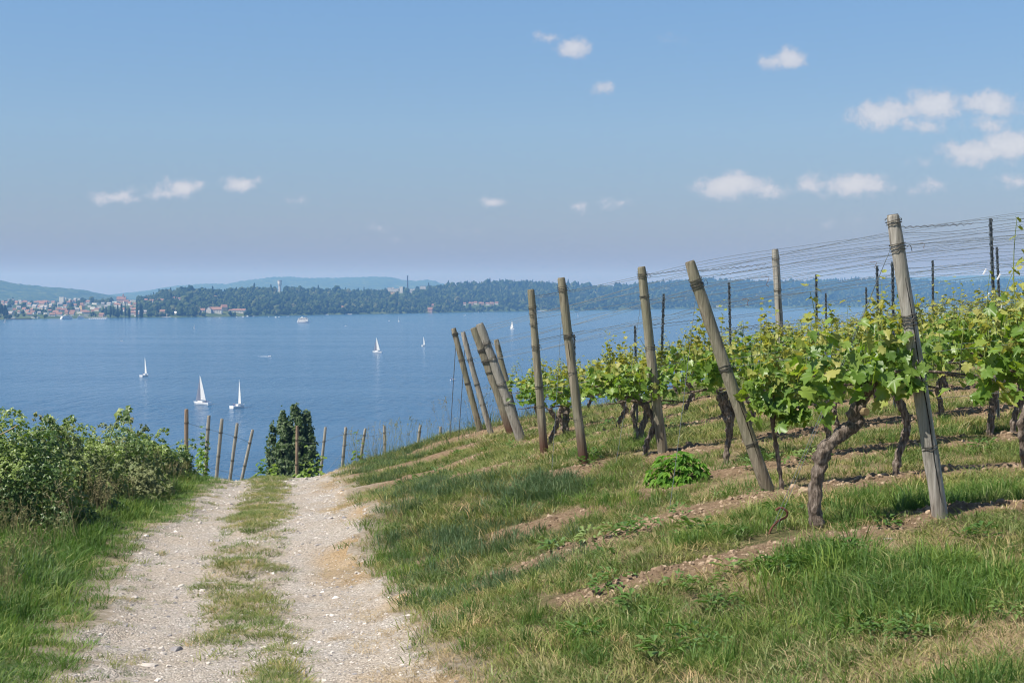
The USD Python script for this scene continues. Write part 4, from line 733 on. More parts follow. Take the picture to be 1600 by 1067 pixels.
def stake(base, top, label, clips=()):
    d = top - base; L = np.linalg.norm(d); t = thing('metal_stake', label, 'stake', base)
    a = d / L; sx = np.array([1.0, 0, -a[0] / a[2]]); sx /= np.linalg.norm(sx); w, dep, th = .032, .022, .0035
    o = [(-w / 2, 0), (w / 2, 0), (w / 2, -dep), (w / 2 - th, -dep), (w / 2 - th, -th), (-w / 2 + th, -th), (-w / 2 + th, -dep), (-w / 2, -dep)]
    v = np.array([[b + np.array([sx[0] * x, y, sx[2] * x]) for x, y in o] for b in (a * -.3, a * L)]).reshape(-1, 3)
    n = len(o); f = [[i, (i + 1) % n, n + (i + 1) % n] for i in range(n)] + [[i, n + (i + 1) % n, n + i] for i in range(n)] + [[n, n + 1, n + 4], [n + 1, n + 2, n + 3], [n + 1, n + 3, n + 4], [n, n + 4, n + 5], [n, n + 5, n + 7], [n + 5, n + 6, n + 7]]
    obj('profile', (v, np.array(f)), M['zinc'], t)
    obj('hook', cat([box(*(a * h + sx * (w / 2 + .004) * (1 if k % 2 else -1) - [0, .012, 0]), .010, .016, .022) for k, h in enumerate(np.arange(.5, L - .02, .055))]), M['zinc'], t)
    obj('slot', cat([box(*(a * h + [0, -.0045, 0]), .009, .003, .02) for h in np.arange(.45, L - .03, .075)]), M['zinc_hole'], t)
    for (h, dx, tl) in clips:
        m = trimesh.creation.box([.014, .012, .075]); m.apply_transform(trimesh.transformations.rotation_matrix(tl, [0, 1, 0])); obj('clip', (np.array(m.vertices) + a * h + [dx, -.04, 0], np.array(m.faces)), M['white_clip'], t)
for i, (tx, ty, bx, Y, lab, cl) in enumerate([(1547, 341, 1560, 16.5, 'nearest tall metal stake with small white clips at the right edge', [(1.72, -.10, .5), (1.66, .06, .5), (1.44, -.075, .5), (1.30, .07, .5), (1.02, -.07, .7)]), (1557, 386, 1566, 21.5, 'thin metal stake just right of the stake with white clips', []), (1457, 407, 1458, 23.5, 'short metal stake right of the big foreground post', []),
        (1370, 415, 1374, 20.5, 'metal stake left of the big foreground post', []), (1394, 409, 1398, 18.0, 'metal stake half hidden at the left side of the big foreground post', []), (1275, 429, 1277, 21.5, 'metal stake right of the grey post rising from the leaves', []), (1139, 441, 1143, 21.0, 'metal stake just right of the most tilted post', []),
        (1037, 459, 1030, 19.3, 'leaning perforated metal stake right of the post behind the green bush', []), (992, 509, 996, 21.5, 'short dark stake tip in the leaves left of the post behind the green bush', []), (897, 523, 900, 23.0, 'short stake behind the right one of the two middle posts', []), (1353, 449, 1355, 26.0, 'farthest short stake tip above the leaves left of the big foreground post', []), (1290, 458, 1292, 26.5, 'small stake tip low in the leaves right of the grey post rising from the leaves', [])]):
    B = on(at(bx, 600, Y)[0], Y); stake(B, at(tx, ty, Y), lab, cl)

def wire(pts, r, label, name='trellis_wire', mat='wire', tendrils=0, seed=0, catg='wire'):
    pts = np.asarray(pts); base = pts[0].copy(); t = thing(name, label, catg, base)
    obj('strand', tube(pts - base, r, 4), M[mat], t); rr = np.random.default_rng(seed)
    for k in range(tendrils):
        q = pts[rr.integers(1, len(pts) - 1)] - base; m = rr.uniform(.02, .05, 5)
        obj('dry_tendril', tube(spline([q + [-m[0], 0, .004], q + [0, -.006, .008], q + [m[1], -.004, -.004], q + [m[1] * .6, 0, -m[2]], q + [m[1], .004, -m[3] - m[2]]], 12), .0022, 4), M['tendril'], t)
def row_point(c, s, h=0.0):
    p = NRM * c + ROW * s; return on(p[0], p[1], h)
def row_end(c):
    s = np.linspace(0, 30, 600); p = NRM[None] * c + ROW[None] * s[:, None]; k = np.nonzero(p[:, 0] > .375 * p[:, 1] + .4)[0]; return s[k[0]]
SHORTROW = ['nearest row', 'second row, at the most tilted post', 'third row from the front', 'row of the post behind the bush', 'row of the two middle posts', 'sixth row from the front', 'row of the thick leaning pair', 'second row from the back', 'last row by the lake']
ROWPOST = ['P1', 'P2', None, 'P3', 'P5', None, 'P6', 'P9', 'P8']
ROWSTART = [5.3, 5.3, 5.5, 5.6, 5.0, 5.4, 5.7, 6.0, 6.1]
LEVELS = [('lowest', .40), ('low', .55), ('middle', .70), ('upper', .83), ('second highest', .91), ('highest', .965)]
_r = np.random.default_rng(21)
for k, c in enumerate(ROWS):
    e = row_end(c)
    for j, (nm, f) in enumerate(LEVELS):
        if k > 2 and j in (1, 4): continue
        h0 = f * 2.08
        if ROWPOST[k]:
            b, tp, r = POSTS[ROWPOST[k]]; start = b + (tp - b) * f + [r * .6, -.02, 0]; c0 = start[0] * NRM[0] + start[1] * NRM[1]; s0 = start[0] * ROW[0] + start[1] * ROW[1]
        else: s0 = ROWSTART[k]; c0 = c; start = row_point(c, s0, h0)
        s = np.arange(s0, e + .3, .45); P = np.array([row_point(c0 + (c - c0) * min(1, (q - s0) / 3), q) for q in s])
        g = np.convolve(np.pad(P[:, 2], 4, mode='edge'), np.ones(9) / 9, 'valid'); P[:, 2] = g + h0 + f * np.minimum(.05 * (s - s0), .36) + .03 * np.sin(s * 1.3 + j) * (1 - np.exp(-(s - s0)))
        P[:, 2] += (start[2] - P[0, 2]) * np.exp(-(s - s0) / 1.8); P[0] = start
        P[1:] += _r.normal(size=(len(P) - 1, 3)) * [0, .002, .003]
        wr = [.0034, .0034, .0042, .0044, .0048, .0052, .0056, .006, .006][k] * .48
        q = spline(P, len(P) * 3)
        wire(q, wr, f'{nm} wire of the {SHORTROW[k]}', tendrils=1 if k < 3 and j > 2 else 0, seed=k * 10 + j)
        if k < 5 and j in (2, 5):     # the wires that run double
            q2 = q + np.stack([0 * q[:, 0], 0 * q[:, 0], -.035 - .012 * np.sin(np.linspace(0, 9, len(q)) + k)], 1); wire(q2, wr, f'thin companion under the {nm} wire of the {SHORTROW[k]}', seed=k)
        if k < 5 and j in (2, 5):     # wire ends twisted back round the strand
            u = np.linspace(0, 1, 60); tw = q[0] + (q[min(3, len(q) - 1)] - q[0]) * (u * 1.4)[:, None] + .008 * np.stack([0 * u, np.cos(u * 60), np.sin(u * 60)], 1)
            wire(np.vstack([tw, tw[-1] + [.02, -.01, .012]]), .0019, f'twisted wire end on the {nm} wire of the {SHORTROW[k]}', 'wire_end', 'wire_old', seed=k)
# anchor wires from the heads of the leaning posts down to the ground
for key, bx, by, lab in [('P2', 1046, 640, 'thin anchor wire slanting down left from the most tilted post'), ('P3', 962, 650, 'thin anchor wire slanting down left from the post behind the green bush'), ('P4', 862, 690, 'thin anchor wire slanting down left from the right one of the two middle posts')]:
    b, tp, r = POSTS[key]; s = b + (tp - b) * .92; Y = b[1] - .25; gx = at(bx, by, Y)[0]; e = on(gx, Y); u = np.linspace(0, 1, 14)[:, None]
    wire(s + (e - s) * u - [0, 0, .05] * np.sin(np.pi * u), .0022, lab, 'anchor_wire')
E = hit(1207, 836); b, tp, r = POSTS['P1']; s = b + (tp - b) * .90 - [r, 0, 0]; u = np.linspace(0, 1, 14)[:, None]
for j, nm in enumerate(('left', 'right')): wire(s + (E + [.03 * j, .0, .06] - s) * u, .0018, f'{nm} of two anchor wires from the big foreground post to the rusty hook', 'anchor_wire')
t = thing('anchor_hook', 'rusty bent iron hook sticking out of the soil beside the gnarled vine', 'hook', E)
obj('rod', tube(np.array([1.25, 1, 1.25]) * spline([(-.035, 0, -.12), (-.02, 0, 0), (0.0, 0, .05), (.035, 0, .085), (.075, 0, .105), (.085, 0, .135), (.055, 0, .16), (.02, 0, .145)], 30), .0085, 8), M['rust'], t)
for key, x, y0, y1, lab in [('P8', 707, 565, 672, 'hanging wire left of the leftmost leaning post'), ('P9', 720, 575, 672, 'second hanging wire between the leftmost posts')]:
    Y = POSTS[key][0][1] - .1; T, E = at(x + 3, y0, Y), at(x - 4, y1 + 6, Y); T = np.asarray(POSTS[key][0] + (POSTS[key][1] - POSTS[key][0]) * .93)
    wire(np.linspace(T, on(E[0], E[1]), 12), .006, lab, 'anchor_wire', 'wire_old')
for (i0, i1) in ((0, 5), (5, 10)):
    for j, f in enumerate((.90, .62)):
        P = np.array([POSTS[f'L{i}'][0] + (POSTS[f'L{i}'][1] - POSTS[f'L{i}'][0]) * f for i in range(i0, i1)])
        wire(spline(P, 40), .004, f'{["upper", "lower"][j]} wire along the small posts {"left" if i0 == 0 else "right"} of the poplar')
# ------------------------------------------------------------------ vines
_h = np.array([(.06, -.16), (.22, -.24), (.42, -.14), (.46, .06), (.62, .12), (.56, .28), (.38, .34), (.50, .58), (.36, .66), (.20, .62), (.15, .84), (0, 1.02)])
LEAF2 = np.vstack([[(0, 0.02)], _h, (_h * [-1, 1])[-2::-1]])
LEAF_F = np.array([[0, i, i + 1] for i in range(1, len(LEAF2) - 1)] )
def leaf_at(p, tip, nrm, size, r):
    tip = tip - nrm * (tip @ nrm); tip /= np.linalg.norm(tip) + 1e-9; x = np.cross(tip, nrm)
    q = LEAF2 * (1 + .16 * r.normal(size=LEAF2.shape)) if False else LEAF2 * [r.uniform(.85, 1.1), 1] + .035 * r.normal(size=LEAF2.shape)
    fold, cup, wav = r.uniform(.05, .55), r.uniform(-.45, .15), r.uniform(0, 6)
    z = fold * np.abs(q[:, 0]) + cup * (q[:, 0] ** 2 + (q[:, 1] - .4) ** 2) - .18 * np.clip(q[:, 1] - .5, 0, 1) ** 1.5 + .14 * np.sin(q[:, 0] * 8 + q[:, 1] * 3 + wav) * np.abs(q[:, 0])
    return p + size * (q[:, :1] * x + q[:, 1:] * tip + z[:, None] * nrm), LEAF_F
def unit(v): return v / (np.linalg.norm(v) + 1e-9)
def vine_leaves(seed, n, x0, x1, z0, z1, thick, droop=None, top=1.0, sizes=(.062, .118)):
    """places, sizes and youth of a vine's leaves; x along the row, y across it, z above its foot"""
    r = np.random.default_rng(seed); out = []
    heads = [(r.uniform(x0, x1), r.uniform(.3, 1.0)) for _ in range(9)]
    for k in range(n):
        hx, hh = heads[r.integers(len(heads))]
        x = np.clip(r.normal(hx, .11), x0 - .1, x1 + .1); t = r.beta(1.5, 1.9); z = z0 + (z1 - z0) * t * (.5 + .5 * hh); side = r.choice([-1, 1], p=[.62, .38])
        y = side * thick * (.35 + .65 * r.random()) * (1 - .55 * t) ; p = np.array([x, y, z + .05 * r.normal()])
        nrm = unit(np.array([r.normal() * .45 - .15, side * .75, .75]) + r.normal(size=3) * .38); tip = unit(np.array([r.normal() * .8, side * .35, -.75]) + .25 * r.normal(size=3))
        out.append((p, tip, nrm, r.uniform(*sizes) * (1 - .35 * t), (t > .62 and r.random() < .5) or r.random() < .07))
    for hx, hh in heads:            # the young tips standing above
        zt = z0 + (z1 - z0) * (.5 + .5 * hh) * .92
        for j in range(4 + int(top * r.integers(3, 8))):
            p = np.array([hx + .03 * r.normal(), .03 * r.normal(), zt + j * .040 * top + .02 * r.random()]); a = r.uniform(0, 6.28)
            out.append((p, unit(np.array([math.cos(a), math.sin(a), r.uniform(-.3, .7)])), unit(np.array([math.cos(a) * -.5, math.sin(a) * -.5, .9]) + .3 * r.normal(size=3)), r.uniform(.035, .075) * (1.15 - .07 * j), True))
    return out, heads, r
def build_vine(t, seed, trunk, rad, n, x0, x1, z0, z1, thick=.26, parts=True, arms=True, top=1.0, twin=None, sizes=(.062, .118), yoff=0.0):
    L, heads, r = vine_leaves(seed, n, x0, x1, z0, z1, thick, top=top, sizes=sizes)
    L = [(p + [0, yoff, 0], *q) for p, *q in L]
    pts = spline(trunk, 60); rr = np.interp(np.linspace(0, 1, 60), np.linspace(0, 1, len(rad)), rad)
    obj('trunk', tube(pts, rr, 15, True, .75, seed, 19.0), M['bark'], t, 50)
    if twin is not None: obj('trunk', tube(spline(twin[0], 24), np.interp(np.linspace(0, 1, 24), np.linspace(0, 1, len(twin[1])), twin[1]), 9, True, .4, seed + 1, 14.0), M['bark'], t, 50)
    head = np.asarray(trunk[-1], float)
    if arms:
        for e in (x0 * .85, x1 * .85):
            q = spline([head - [0, 0, .02], head + [(e - head[0]) * .3, .02, .05], head + [(e - head[0]) * .7, -.02, .03], [e, 0, head[2] + .02]], 14)
            obj('cane', tube(q, np.linspace(.017, .007, 14), 7, True, .25, seed + 7, 20.0), M['bark'], t, 50)
    for hx, hh in heads:
        zt = z0 + (z1 - z0) * (.5 + .5 * hh) * .95 + .24 * top; b = np.array([hx + .06 * r.normal(), .02 * r.normal(), max(z0 + .05, min(head[2] + .04, z0 + .2))])
        obj('shoot', tube(spline([b, b + [.03 * r.normal(), .04 * r.normal(), (zt - b[2]) * .5], [hx, 0, zt]], 9), np.linspace(.0055, .002, 9), 5), M['shoot'], t)
    if parts:
        for p, tip, nrm, s, young in L: obj('leaf', leaf_at(p, tip, nrm, s, r), M['vine_leaf_young' if young else 'vine_leaf'], t, True)
    else:
        for nm, yy, mt in (('foliage', False, 'vine_leaf'), ('young_foliage', True, 'vine_leaf_young')):
            m = [leaf_at(p, tip, nrm, s, r) for p, tip, nrm, s, young in L if young == yy]
            if m: tag(obj(nm, cat(m), M[mt], t, True), kind='stuff')
RA = math.atan2(ROW[1], ROW[0])
_np0 = lambda p: np.array(p, float)
# vines whose stems can be told apart
P = hit(1280, 828); t = thing('grape_vine', 'old gnarled vine with a thick bent trunk left of the big foreground post', 'vine', P, 0.0)
build_vine(t, 301, [(0, 0, -.08), (-.025, 0, .12), (-.03, .01, .30), (.0, 0, .44), (.015, .0, .54), (.08, 0, .63), (.17, .01, .70), (.25, 0, .77), (.27, 0, .88), (.32, .01, .99), (.40, .02, 1.10)], [.056, .052, .045, .05, .054, .046, .05, .058, .055, .045, .038], 270, -.10, 1.45, 1.02, 1.62, .22, top=.9, sizes=(.075, .13), yoff=-.20)
t_b = obj('pruning_scar', tube([(.30, -.045, .86), (.315, -.085, .865)], [.03, .026], 10, True, .2, 3), M['wood_top'], t)
P = hit(1222, 772); t = thing('grape_vine', 'young slim vine with drooping leaves right of the most tilted post', 'vine', P, 0.0)
build_vine(t, 302, [(0, 0, -.05), (-.02, 0, .2), (-.06, 0, .45), (-.085, 0, .62), (-.07, 0, .9)], [.022, .02, .018, .024, .018], 190, -.26, .34, .66, 1.34, .14, arms=False, top=1.2, sizes=(.085, .14))
P = hit(1135, 726); t = thing('grape_vine', 'vine with a rough forked trunk behind the most tilted post', 'vine', P, 0.0)
build_vine(t, 303, [(0, 0, -.05), (.01, 0, .2), (.03, 0, .38), (0, 0, .55), (-.06, 0, .74)], [.032, .03, .036, .05, .06], 190, -.55, .6, .86, 1.40, twin=([(.03, 0, .36), (.06, .03, .55), (.05, .05, .76)], [.03, .034, .03]))
P = hit(1000, 692); t = thing('grape_vine', 'vine with a swan necked trunk left of the post behind the green bush', 'vine', P, 0.0)
build_vine(t, 304, [(0, 0, -.05), (.0, 0, .12), (.05, 0, .27), (.09, 0, .40), (.03, 0, .50), (-.08, 0, .545), (-.19, 0, .60), (-.24, 0, .68)], [.045, .04, .038, .045, .042, .04, .045, .05], 190, -.65, .5, .62, 1.08)
P = hit(885, 682); t = thing('grape_vine', 'vine with a short stout trunk seen between the two middle posts', 'vine', P, 0.0)
build_vine(t, 305, [(0, 0, -.05), (-.01, 0, .2), (.0, 0, .36), (-.02, 0, .52), (-.02, 0, .66)], [.055, .05, .055, .062, .055], 180, -.6, .55, .58, 1.02)
P = hit(1548, 682); t = thing('grape_vine', 'vine with a straight knotted trunk near the right edge', 'vine', P, 0.0)
build_vine(t, 306, [(0, 0, -.05), (.0, 0, .18), (.03, 0, .36), (.02, 0, .52), (-.04, 0, .68), (-.06, 0, .85)], [.042, .036, .045, .036, .04, .04], 190, -.6, .6, .88, 1.42)
# the rest of the rows: a few builds, set out along each row
_trunks = [([(0, 0, -.05), (.02, 0, .2), (-.02, 0, .4), (.03, 0, .6), (0, 0, .76)], [.036, .03, .034, .032, .036]), ([(0, 0, -.05), (-.04, 0, .2), (-.05, 0, .38), (.03, 0, .55), (.10, 0, .74)], [.032, .028, .032, .038, .036]), ([(0, 0, -.05), (.03, 0, .22), (.10, 0, .42), (.06, 0, .58), (-.02, 0, .74)], [.04, .032, .038, .032, .042]), ([(0, 0, -.05), (0, 0, .25), (-.03, 0, .5), (-.02, 0, .75)], [.026, .022, .024, .03])]
_proto_near, _proto_far = [None] * 4, [None] * 3
_rv = np.random.default_rng(8)
_ord = ['first', 'second', 'third', 'fourth', 'fifth', 'sixth', 'seventh', 'eighth', 'ninth', 'tenth', 'eleventh', 'twelfth']
_tone = ['leafy vine', 'vine with yellow green tips', 'dense green vine', 'low spreading vine']
_begin = [6.35, 6.4, 6.7, 5.4, 6.0, 5.6, 6.4, 7.0, 7.2]
for k, c in enumerate(ROWS):
    e = row_end(c) + (.5 if k == 0 else .1); s = _begin[k]; j = 0
    while s < e:
        near = k < 5; pool = _proto_near if near else _proto_far; i = (j * 3 + k * 2 + int(_rv.integers(0, 2))) % len(pool)
        P = row_point(c + .08 * _rv.normal(), s); lab = f'{_tone[(i + j) % 4]}, {_ord[j]} from left in the {SHORTROW[k]}'
        rz = RA + _rv.normal() * .06; sc = _rv.uniform(.92, 1.08, 3) * [1, 1, 1]
        sc[2] *= [1.25, 1.06, .95, .78, .72, .70, .68, .66, .66][k]
        if pool[i] is None:
            t = thing('grape_vine', lab, 'vine', P, rz, sc)
            build_vine(t, (320 if near else 340) + i, *_trunks[i], 160 if near else 150, -.6, .6, .86, [1.42, 1.36, 1.46, 1.40][i], .22, parts=near, top=[.8, 1.3, .7, 1.1][i]); pool[i] = t.GetPrim() if hasattr(t, 'GetPrim') else t
        else: dup(pool[i], lab, P, rz, sc)
        s += 1.13 + .1 * _rv.normal(); j += 1
# ------------------------------------------------------------------ grass, straw, stones
def tuft(seed, n, R, h, lean=.5, width=.006, droop=.35, tall=0.0):
    r = np.random.default_rng(seed); v, f = [], []
    for k in range(n):
        a, q = r.uniform(0, 6.283), R * math.sqrt(r.random()); b = np.array([q * math.cos(a), q * math.sin(a), -.015]); d = r.uniform(0, 6.283); ln = lean * r.uniform(.2, 1.2)
        dirv = np.array([math.cos(d) * ln + .5 * math.cos(a) * q / R * lean, math.sin(d) * ln + .5 * math.sin(a) * q / R * lean, 1.0]); hh = h * r.uniform(.45, 1.1) * (1 - .3 * q / R); w = width * r.uniform(.7, 1.3)
        sd = np.array([-math.sin(d + r.normal() * .8), math.cos(d + r.normal() * .8), 0]) * w / 2; m = b + dirv * hh * .55; t = b + dirv * hh * .95 + np.array([dirv[0], dirv[1], -droop]) * hh * droop * 1.2
        o = len(v); v += [b - sd, b + sd, m - sd * .8, m + sd * .8, t]; f += [[o, o + 1, o + 3], [o, o + 3, o + 2], [o + 2, o + 3, o + 4]]
    return np.array(v), np.array(f)
def seed_heads(seed, n, R, h):
    r = np.random.default_rng(seed); out = []
    for k in range(n):
        a, q, l = r.uniform(0, 6.28), R * math.sqrt(r.random()), r.uniform(.08, .35); d = r.uniform(0, 6.28); b = np.array([q * math.cos(a), q * math.sin(a), 0]); t = b + [math.cos(d) * l * h, math.sin(d) * l * h, h * r.uniform(.75, 1.1)]
        out.append(tube([b, b * .5 + t * .5 + [0, 0, .04], t], [.0018, .0016, .0012], 3, False))
        for j in range(7):
            p = t - (t - b) * .02 * j; e = r.normal(size=3) * [.012, .012, .012]; w = np.array([.005, .003, 0]); out.append((np.array([p, p + e + w, p + e * 1.5 + [0, 0, .012], p + e - w]), np.array([[0, 1, 2], [0, 2, 3]])))
    return cat(out)
def rosette(seed, n, R, size):
    r = np.random.default_rng(seed); v, f = [], []
    for k in range(n):
        a, q = r.uniform(0, 6.28), R * math.sqrt(r.random()); p = np.array([q * math.cos(a), q * math.sin(a), r.uniform(.01, .10)]); d = a + r.normal() * .6; t = np.array([math.cos(d), math.sin(d), r.uniform(-.1, .6)]); t /= np.linalg.norm(t); s = np.cross(t, [0, 0, 1.0]); l = size * r.uniform(.6, 1.2)
        o = len(v); v += [p, p + t * l * .5 + s * l * .27 + [0, 0, .006], p + t * l * .5 - [0, 0, .004], p + t * l * .5 - s * l * .27 + [0, 0, .006], p + t * l - [0, 0, .015]]; f += [[o, o + 2, o + 1], [o, o + 3, o + 2], [o + 1, o + 2, o + 4], [o + 2, o + 3, o + 4]]
    return np.array(v), np.array(f)
def scatter(seed, n, x0, x1, y0, y1, weight):
    r = np.random.default_rng(seed); y = y0 + (y1 - y0) * r.random(n) ** 1.35; x = r.uniform(x0, x1, n); ok = (np.abs(x) < .40 * y + .8)
    x, y = x[ok], y[ok]; k = r.uniform(0, 1, len(x)) < weight(x, y); return x[k], y[k], r
def masks(x, y):
    ps, so, dr = path_sd(x, y), soil_mask(x, y), dry_mask(x, y); right = x > np.interp(y, _L[:, 1], _L[:, 0]) + 1.0; return ps, so, dr, right
def put(name, protos, mat, x, y, r, scale, label, category, idx=None, tilt=.12):
    z = surface(x, y); instancer(name, protos, mat, np.stack([x, y, z], 1), r.integers(0, len(protos), len(x)) if idx is None else idx, r.uniform(0, 6.283, len(x)), scale, label, category, r.normal(size=(len(x), 2)) * tilt)
HOOK = hit(1207, 836)
nz = lambda x, y, f, s: meshkit.fbm(np.stack([x * f, y * f, 0 * x], -1), 3, s)
SHORT = [tuft(1, 48, .10, .085, .9, .005), tuft(2, 42, .11, .105, 1.0, .005), tuft(3, 54, .09, .07, .8, .005), tuft(4, 38, .12, .13, .9, .005)]
TALL = [tuft(11, 46, .12, .30, .55, .007, .45), tuft(12, 40, .13, .38, .5, .007, .5), tuft(13, 50, .11, .25, .6, .007, .4)]
STRAW = [tuft(21, 40, .13, .07, 1.8, .0036, .6), tuft(22, 36, .13, .045, 2.8, .0036, .4), tuft(23, 30, .11, .10, 1.2, .003, .6)]
STRAW_FLAT = [tuft(24, 40, .15, .035, 3.4, .0036, .3), tuft(25, 36, .16, .025, 4.8, .0036, .2)]
# the mown vineyard side
def w_right(x, y):
    ps, so, dr, right = masks(x, y); return right * (np.hypot(x - HOOK[0], y - HOOK[1] + .2) > .3) * np.clip(-ps * 2.2 + .12, 0, 1) * np.clip(1.0 - 2.6 * so, .0, 1) * (1 - .68 * dr) * np.interp(y, [5, 8, 12, 30], [1, 1, .8, .5])
x, y, r = scatter(1, 64000, -4, 15, 5.3, 36, w_right); put('meadow_grass', SHORT, M['grass'], x, y, r, r.uniform(.65, 1.15, len(x)) * np.interp(y, [6, 25], [.9, 1.5]) * (.7 + .7 * nz(x, y, 1.4, 71)), 'short green grass between the vine rows and the track', 'grass')
x, y, r = scatter(2, 30000, -4, 15, 5.3, 36, lambda x, y: w_right(x, y) * np.clip((nz(x, y, .75, 72) - .54) * 7, 0, 1)); put('coarse_grass', TALL, M['grass_lush'], x, y, r, r.uniform(.35, .75, len(x)), 'darker coarse grass in tall patches between the vine rows', 'grass')
def w_bank(x, y):
    ps, so, dr, right = masks(x, y); return right * np.clip(1 - np.abs(ps + 1.0) / .9, 0, 1) * (y > 11) * (nz(x, y, .9, 73) > .40) * (1 - so)
x, y, r = scatter(3, 16000, -4.5, 3, 9, 33, w_bank); put('bank_grass', TALL, M['grass_blue'], x, y, r, r.uniform(.45, .85, len(x)), 'blue green uncut grass on the bank right of the track', 'grass')
def w_dry(x, y):
    ps, so, dr, right = masks(x, y); return right * np.clip(-ps * 4, 0, 1) * (np.clip(dr, 0, 1) * .75 + .20) * np.clip(1 - 1.6 * so, .02, 1)
x, y, r = scatter(4, 60000, -4, 14, 5.3, 34, w_dry); put('dry_grass', STRAW + STRAW_FLAT, M['straw'], x, y, r, r.uniform(.6, 1.15, len(x)), 'withered mown grass lying in pale patches', 'dry grass')
def w_edge(x, y):
    ps, so, dr, right = masks(x, y); return right * np.clip(1.1 - np.abs(ps - .02) / .42, 0, 1) * np.clip((nz(x, y, 1.3, 74) - .40) * 5, 0, 1)
x, y, r = scatter(5, 26000, -4.6, 1.5, 7, 32, w_edge); put('edge_straw', STRAW_FLAT + STRAW, M['straw'], x, y, r, r.uniform(.5, 1.0, len(x)), 'straw and dead grass along the right edge of the track', 'dry grass')
# clumps that stand out
def clumps(seed, spots, n, protos, mat, sc, name, label):
    r = np.random.default_rng(seed); X, Y = [], []
    for px, py, rad in spots:
        c = hit(px, py); m = int(n * rad); X.append(c[0] + r.normal(size=m) * rad * .5); Y.append(c[1] + r.normal(size=m) * rad * .5)
    x, y = np.concatenate(X), np.concatenate(Y); k = path_sd(x, y) < -.05; x, y = x[k], y[k]; put(name, protos, mat, x, y, r, r.uniform(*sc, len(x)), label, 'grass')
clumps(6, [(1310, 905, .45), (1400, 925, .5), (1480, 900, .45), (1560, 930, .5), (1350, 950, .4), (1270, 880, .3), (1440, 960, .35)], 150, TALL, M['grass_lush'], (.5, .95), 'lush_clump', 'big lush dark green grass clump in the lower right')
clumps(7, [(845, 765, .5), (880, 770, .35), (820, 780, .3)], 150, TALL, M['grass_blue'], (.5, .9), 'blue_clump', 'blue green grass clump in the middle below the two middle posts')
clumps(8, [(1500, 790, .28), (1530, 780, .35), (1570, 780, .3), (1435, 800, .15)], 130, TALL, M['grass_lush'], (.5, .85), 'post_clump', 'dark grass tuft at the foot of the big foreground post')
clumps(9, [(1110, 845, .28), (1085, 850, .22), (600, 880, .4), (640, 900, .35), (990, 980, .4), (1190, 810, .2), (960, 790, .3), (690, 930, .35)], 90, TALL, M['grass_lush'], (.4, .7), 'meadow_tuft', 'scattered darker tufts in the meadow right of the track')
x, y, r = scatter(10, 2000, -3, 12, 7, 28, lambda x, y: masks(x, y)[3] * (path_sd(x, y) < -.3) * np.clip((nz(x, y, 1.0, 75) - .56) * 6, 0, .9)); put('clover', [rosette(1, 34, .12, .06), rosette(2, 26, .10, .085)], M['weed'], x, y, r, r.uniform(.6, 1.2, len(x)), 'low broad leaved weeds in the meadow', 'weeds')
# the left verge
def w_left(x, y):
    ps, so, dr, right = masks(x, y); return (~right) * np.clip(-ps * 3 + .1, 0, 1) * np.interp(y, [7, 14, 32], [1, .9, .6])
x, y, r = scatter(11, 36000, -15, -1.5, 6, 36, w_left); d = -path_sd(x, y)
put('verge_grass', SHORT + TALL, M['grass_lush'], x, y, r, r.uniform(.7, 1.15, len(x)) * (.75 + .6 * nz(x, y, 1.1, 76)), 'dense fresh green grass on the left verge of the track', 'grass', idx=np.where(d > .35 + .35 * r.random(len(x)), 4 + r.integers(0, 3, len(x)), r.integers(0, 4, len(x))))
x, y, r = scatter(22, 5200, -15, -2, 7, 31, lambda x, y: (~masks(x, y)[3]) * np.clip((-path_sd(x, y) - 1.0) / .6, 0, 1) * .8); put('long_grass', [tuft(51, 40, .16, .5, .5, .008, .4), tuft(52, 44, .16, .4, .6, .008, .5), seed_heads(9, 9, .2, .6), rosette(9, 40, .2, .09)], [M['grass'], M['grass_lush'], M['seed'], M['weed']], x, y, r, r.uniform(.65, 1.1, len(x)), 'tall mixed grass and weeds before the bramble hedge', 'grass')
x, y, r = scatter(12, 9000, -15, -1.5, 6, 34, lambda x, y: w_left(x, y) * (path_sd(x, y) < -.5) * np.clip((nz(x, y, .9, 77) - .48) * 6, 0, 1)); put('blue_verge_grass', TALL, M['grass_blue'], x, y, r, r.uniform(.8, 1.25, len(x)), 'long blue green grass bending over on the left verge', 'grass')
x, y, r = scatter(13, 4500, -15, -2, 7, 38, lambda x, y: w_left(x, y) * (path_sd(x, y) < -.6) * .55); put('flowering_grass', [seed_heads(1, 12, .15, .55), seed_heads(2, 10, .15, .7), seed_heads(3, 14, .13, .45)], M['seed'], x, y, r, r.uniform(.6, 1.05, len(x)), 'thin flowering grass stalks on the left verge', 'grass')
x, y, r = scatter(14, 5000, -15, -1.5, 6, 32, lambda x, y: w_left(x, y) * (path_sd(x, y) < -.1) * np.clip((nz(x, y, 1.2, 78) - .5) * 5, 0, .6)); put('verge_straw', STRAW, M['straw'], x, y, r, r.uniform(.7, 1.5, len(x)), 'a few pale dry blades in the left verge', 'dry grass')
x, y, r = scatter(15, 14000, -15, -1.5, 6, 30, lambda x, y: (~masks(x, y)[3]) * np.clip(1 - np.abs(path_sd(x, y) - .05) / .40, 0, 1) * (nz(x, y, 2.2, 79) > .42)); put('edge_grass', SHORT, M['grass'], x, y, r, r.uniform(.35, .8, len(x)), 'thin grass creeping onto the left edge of the gravel', 'grass')
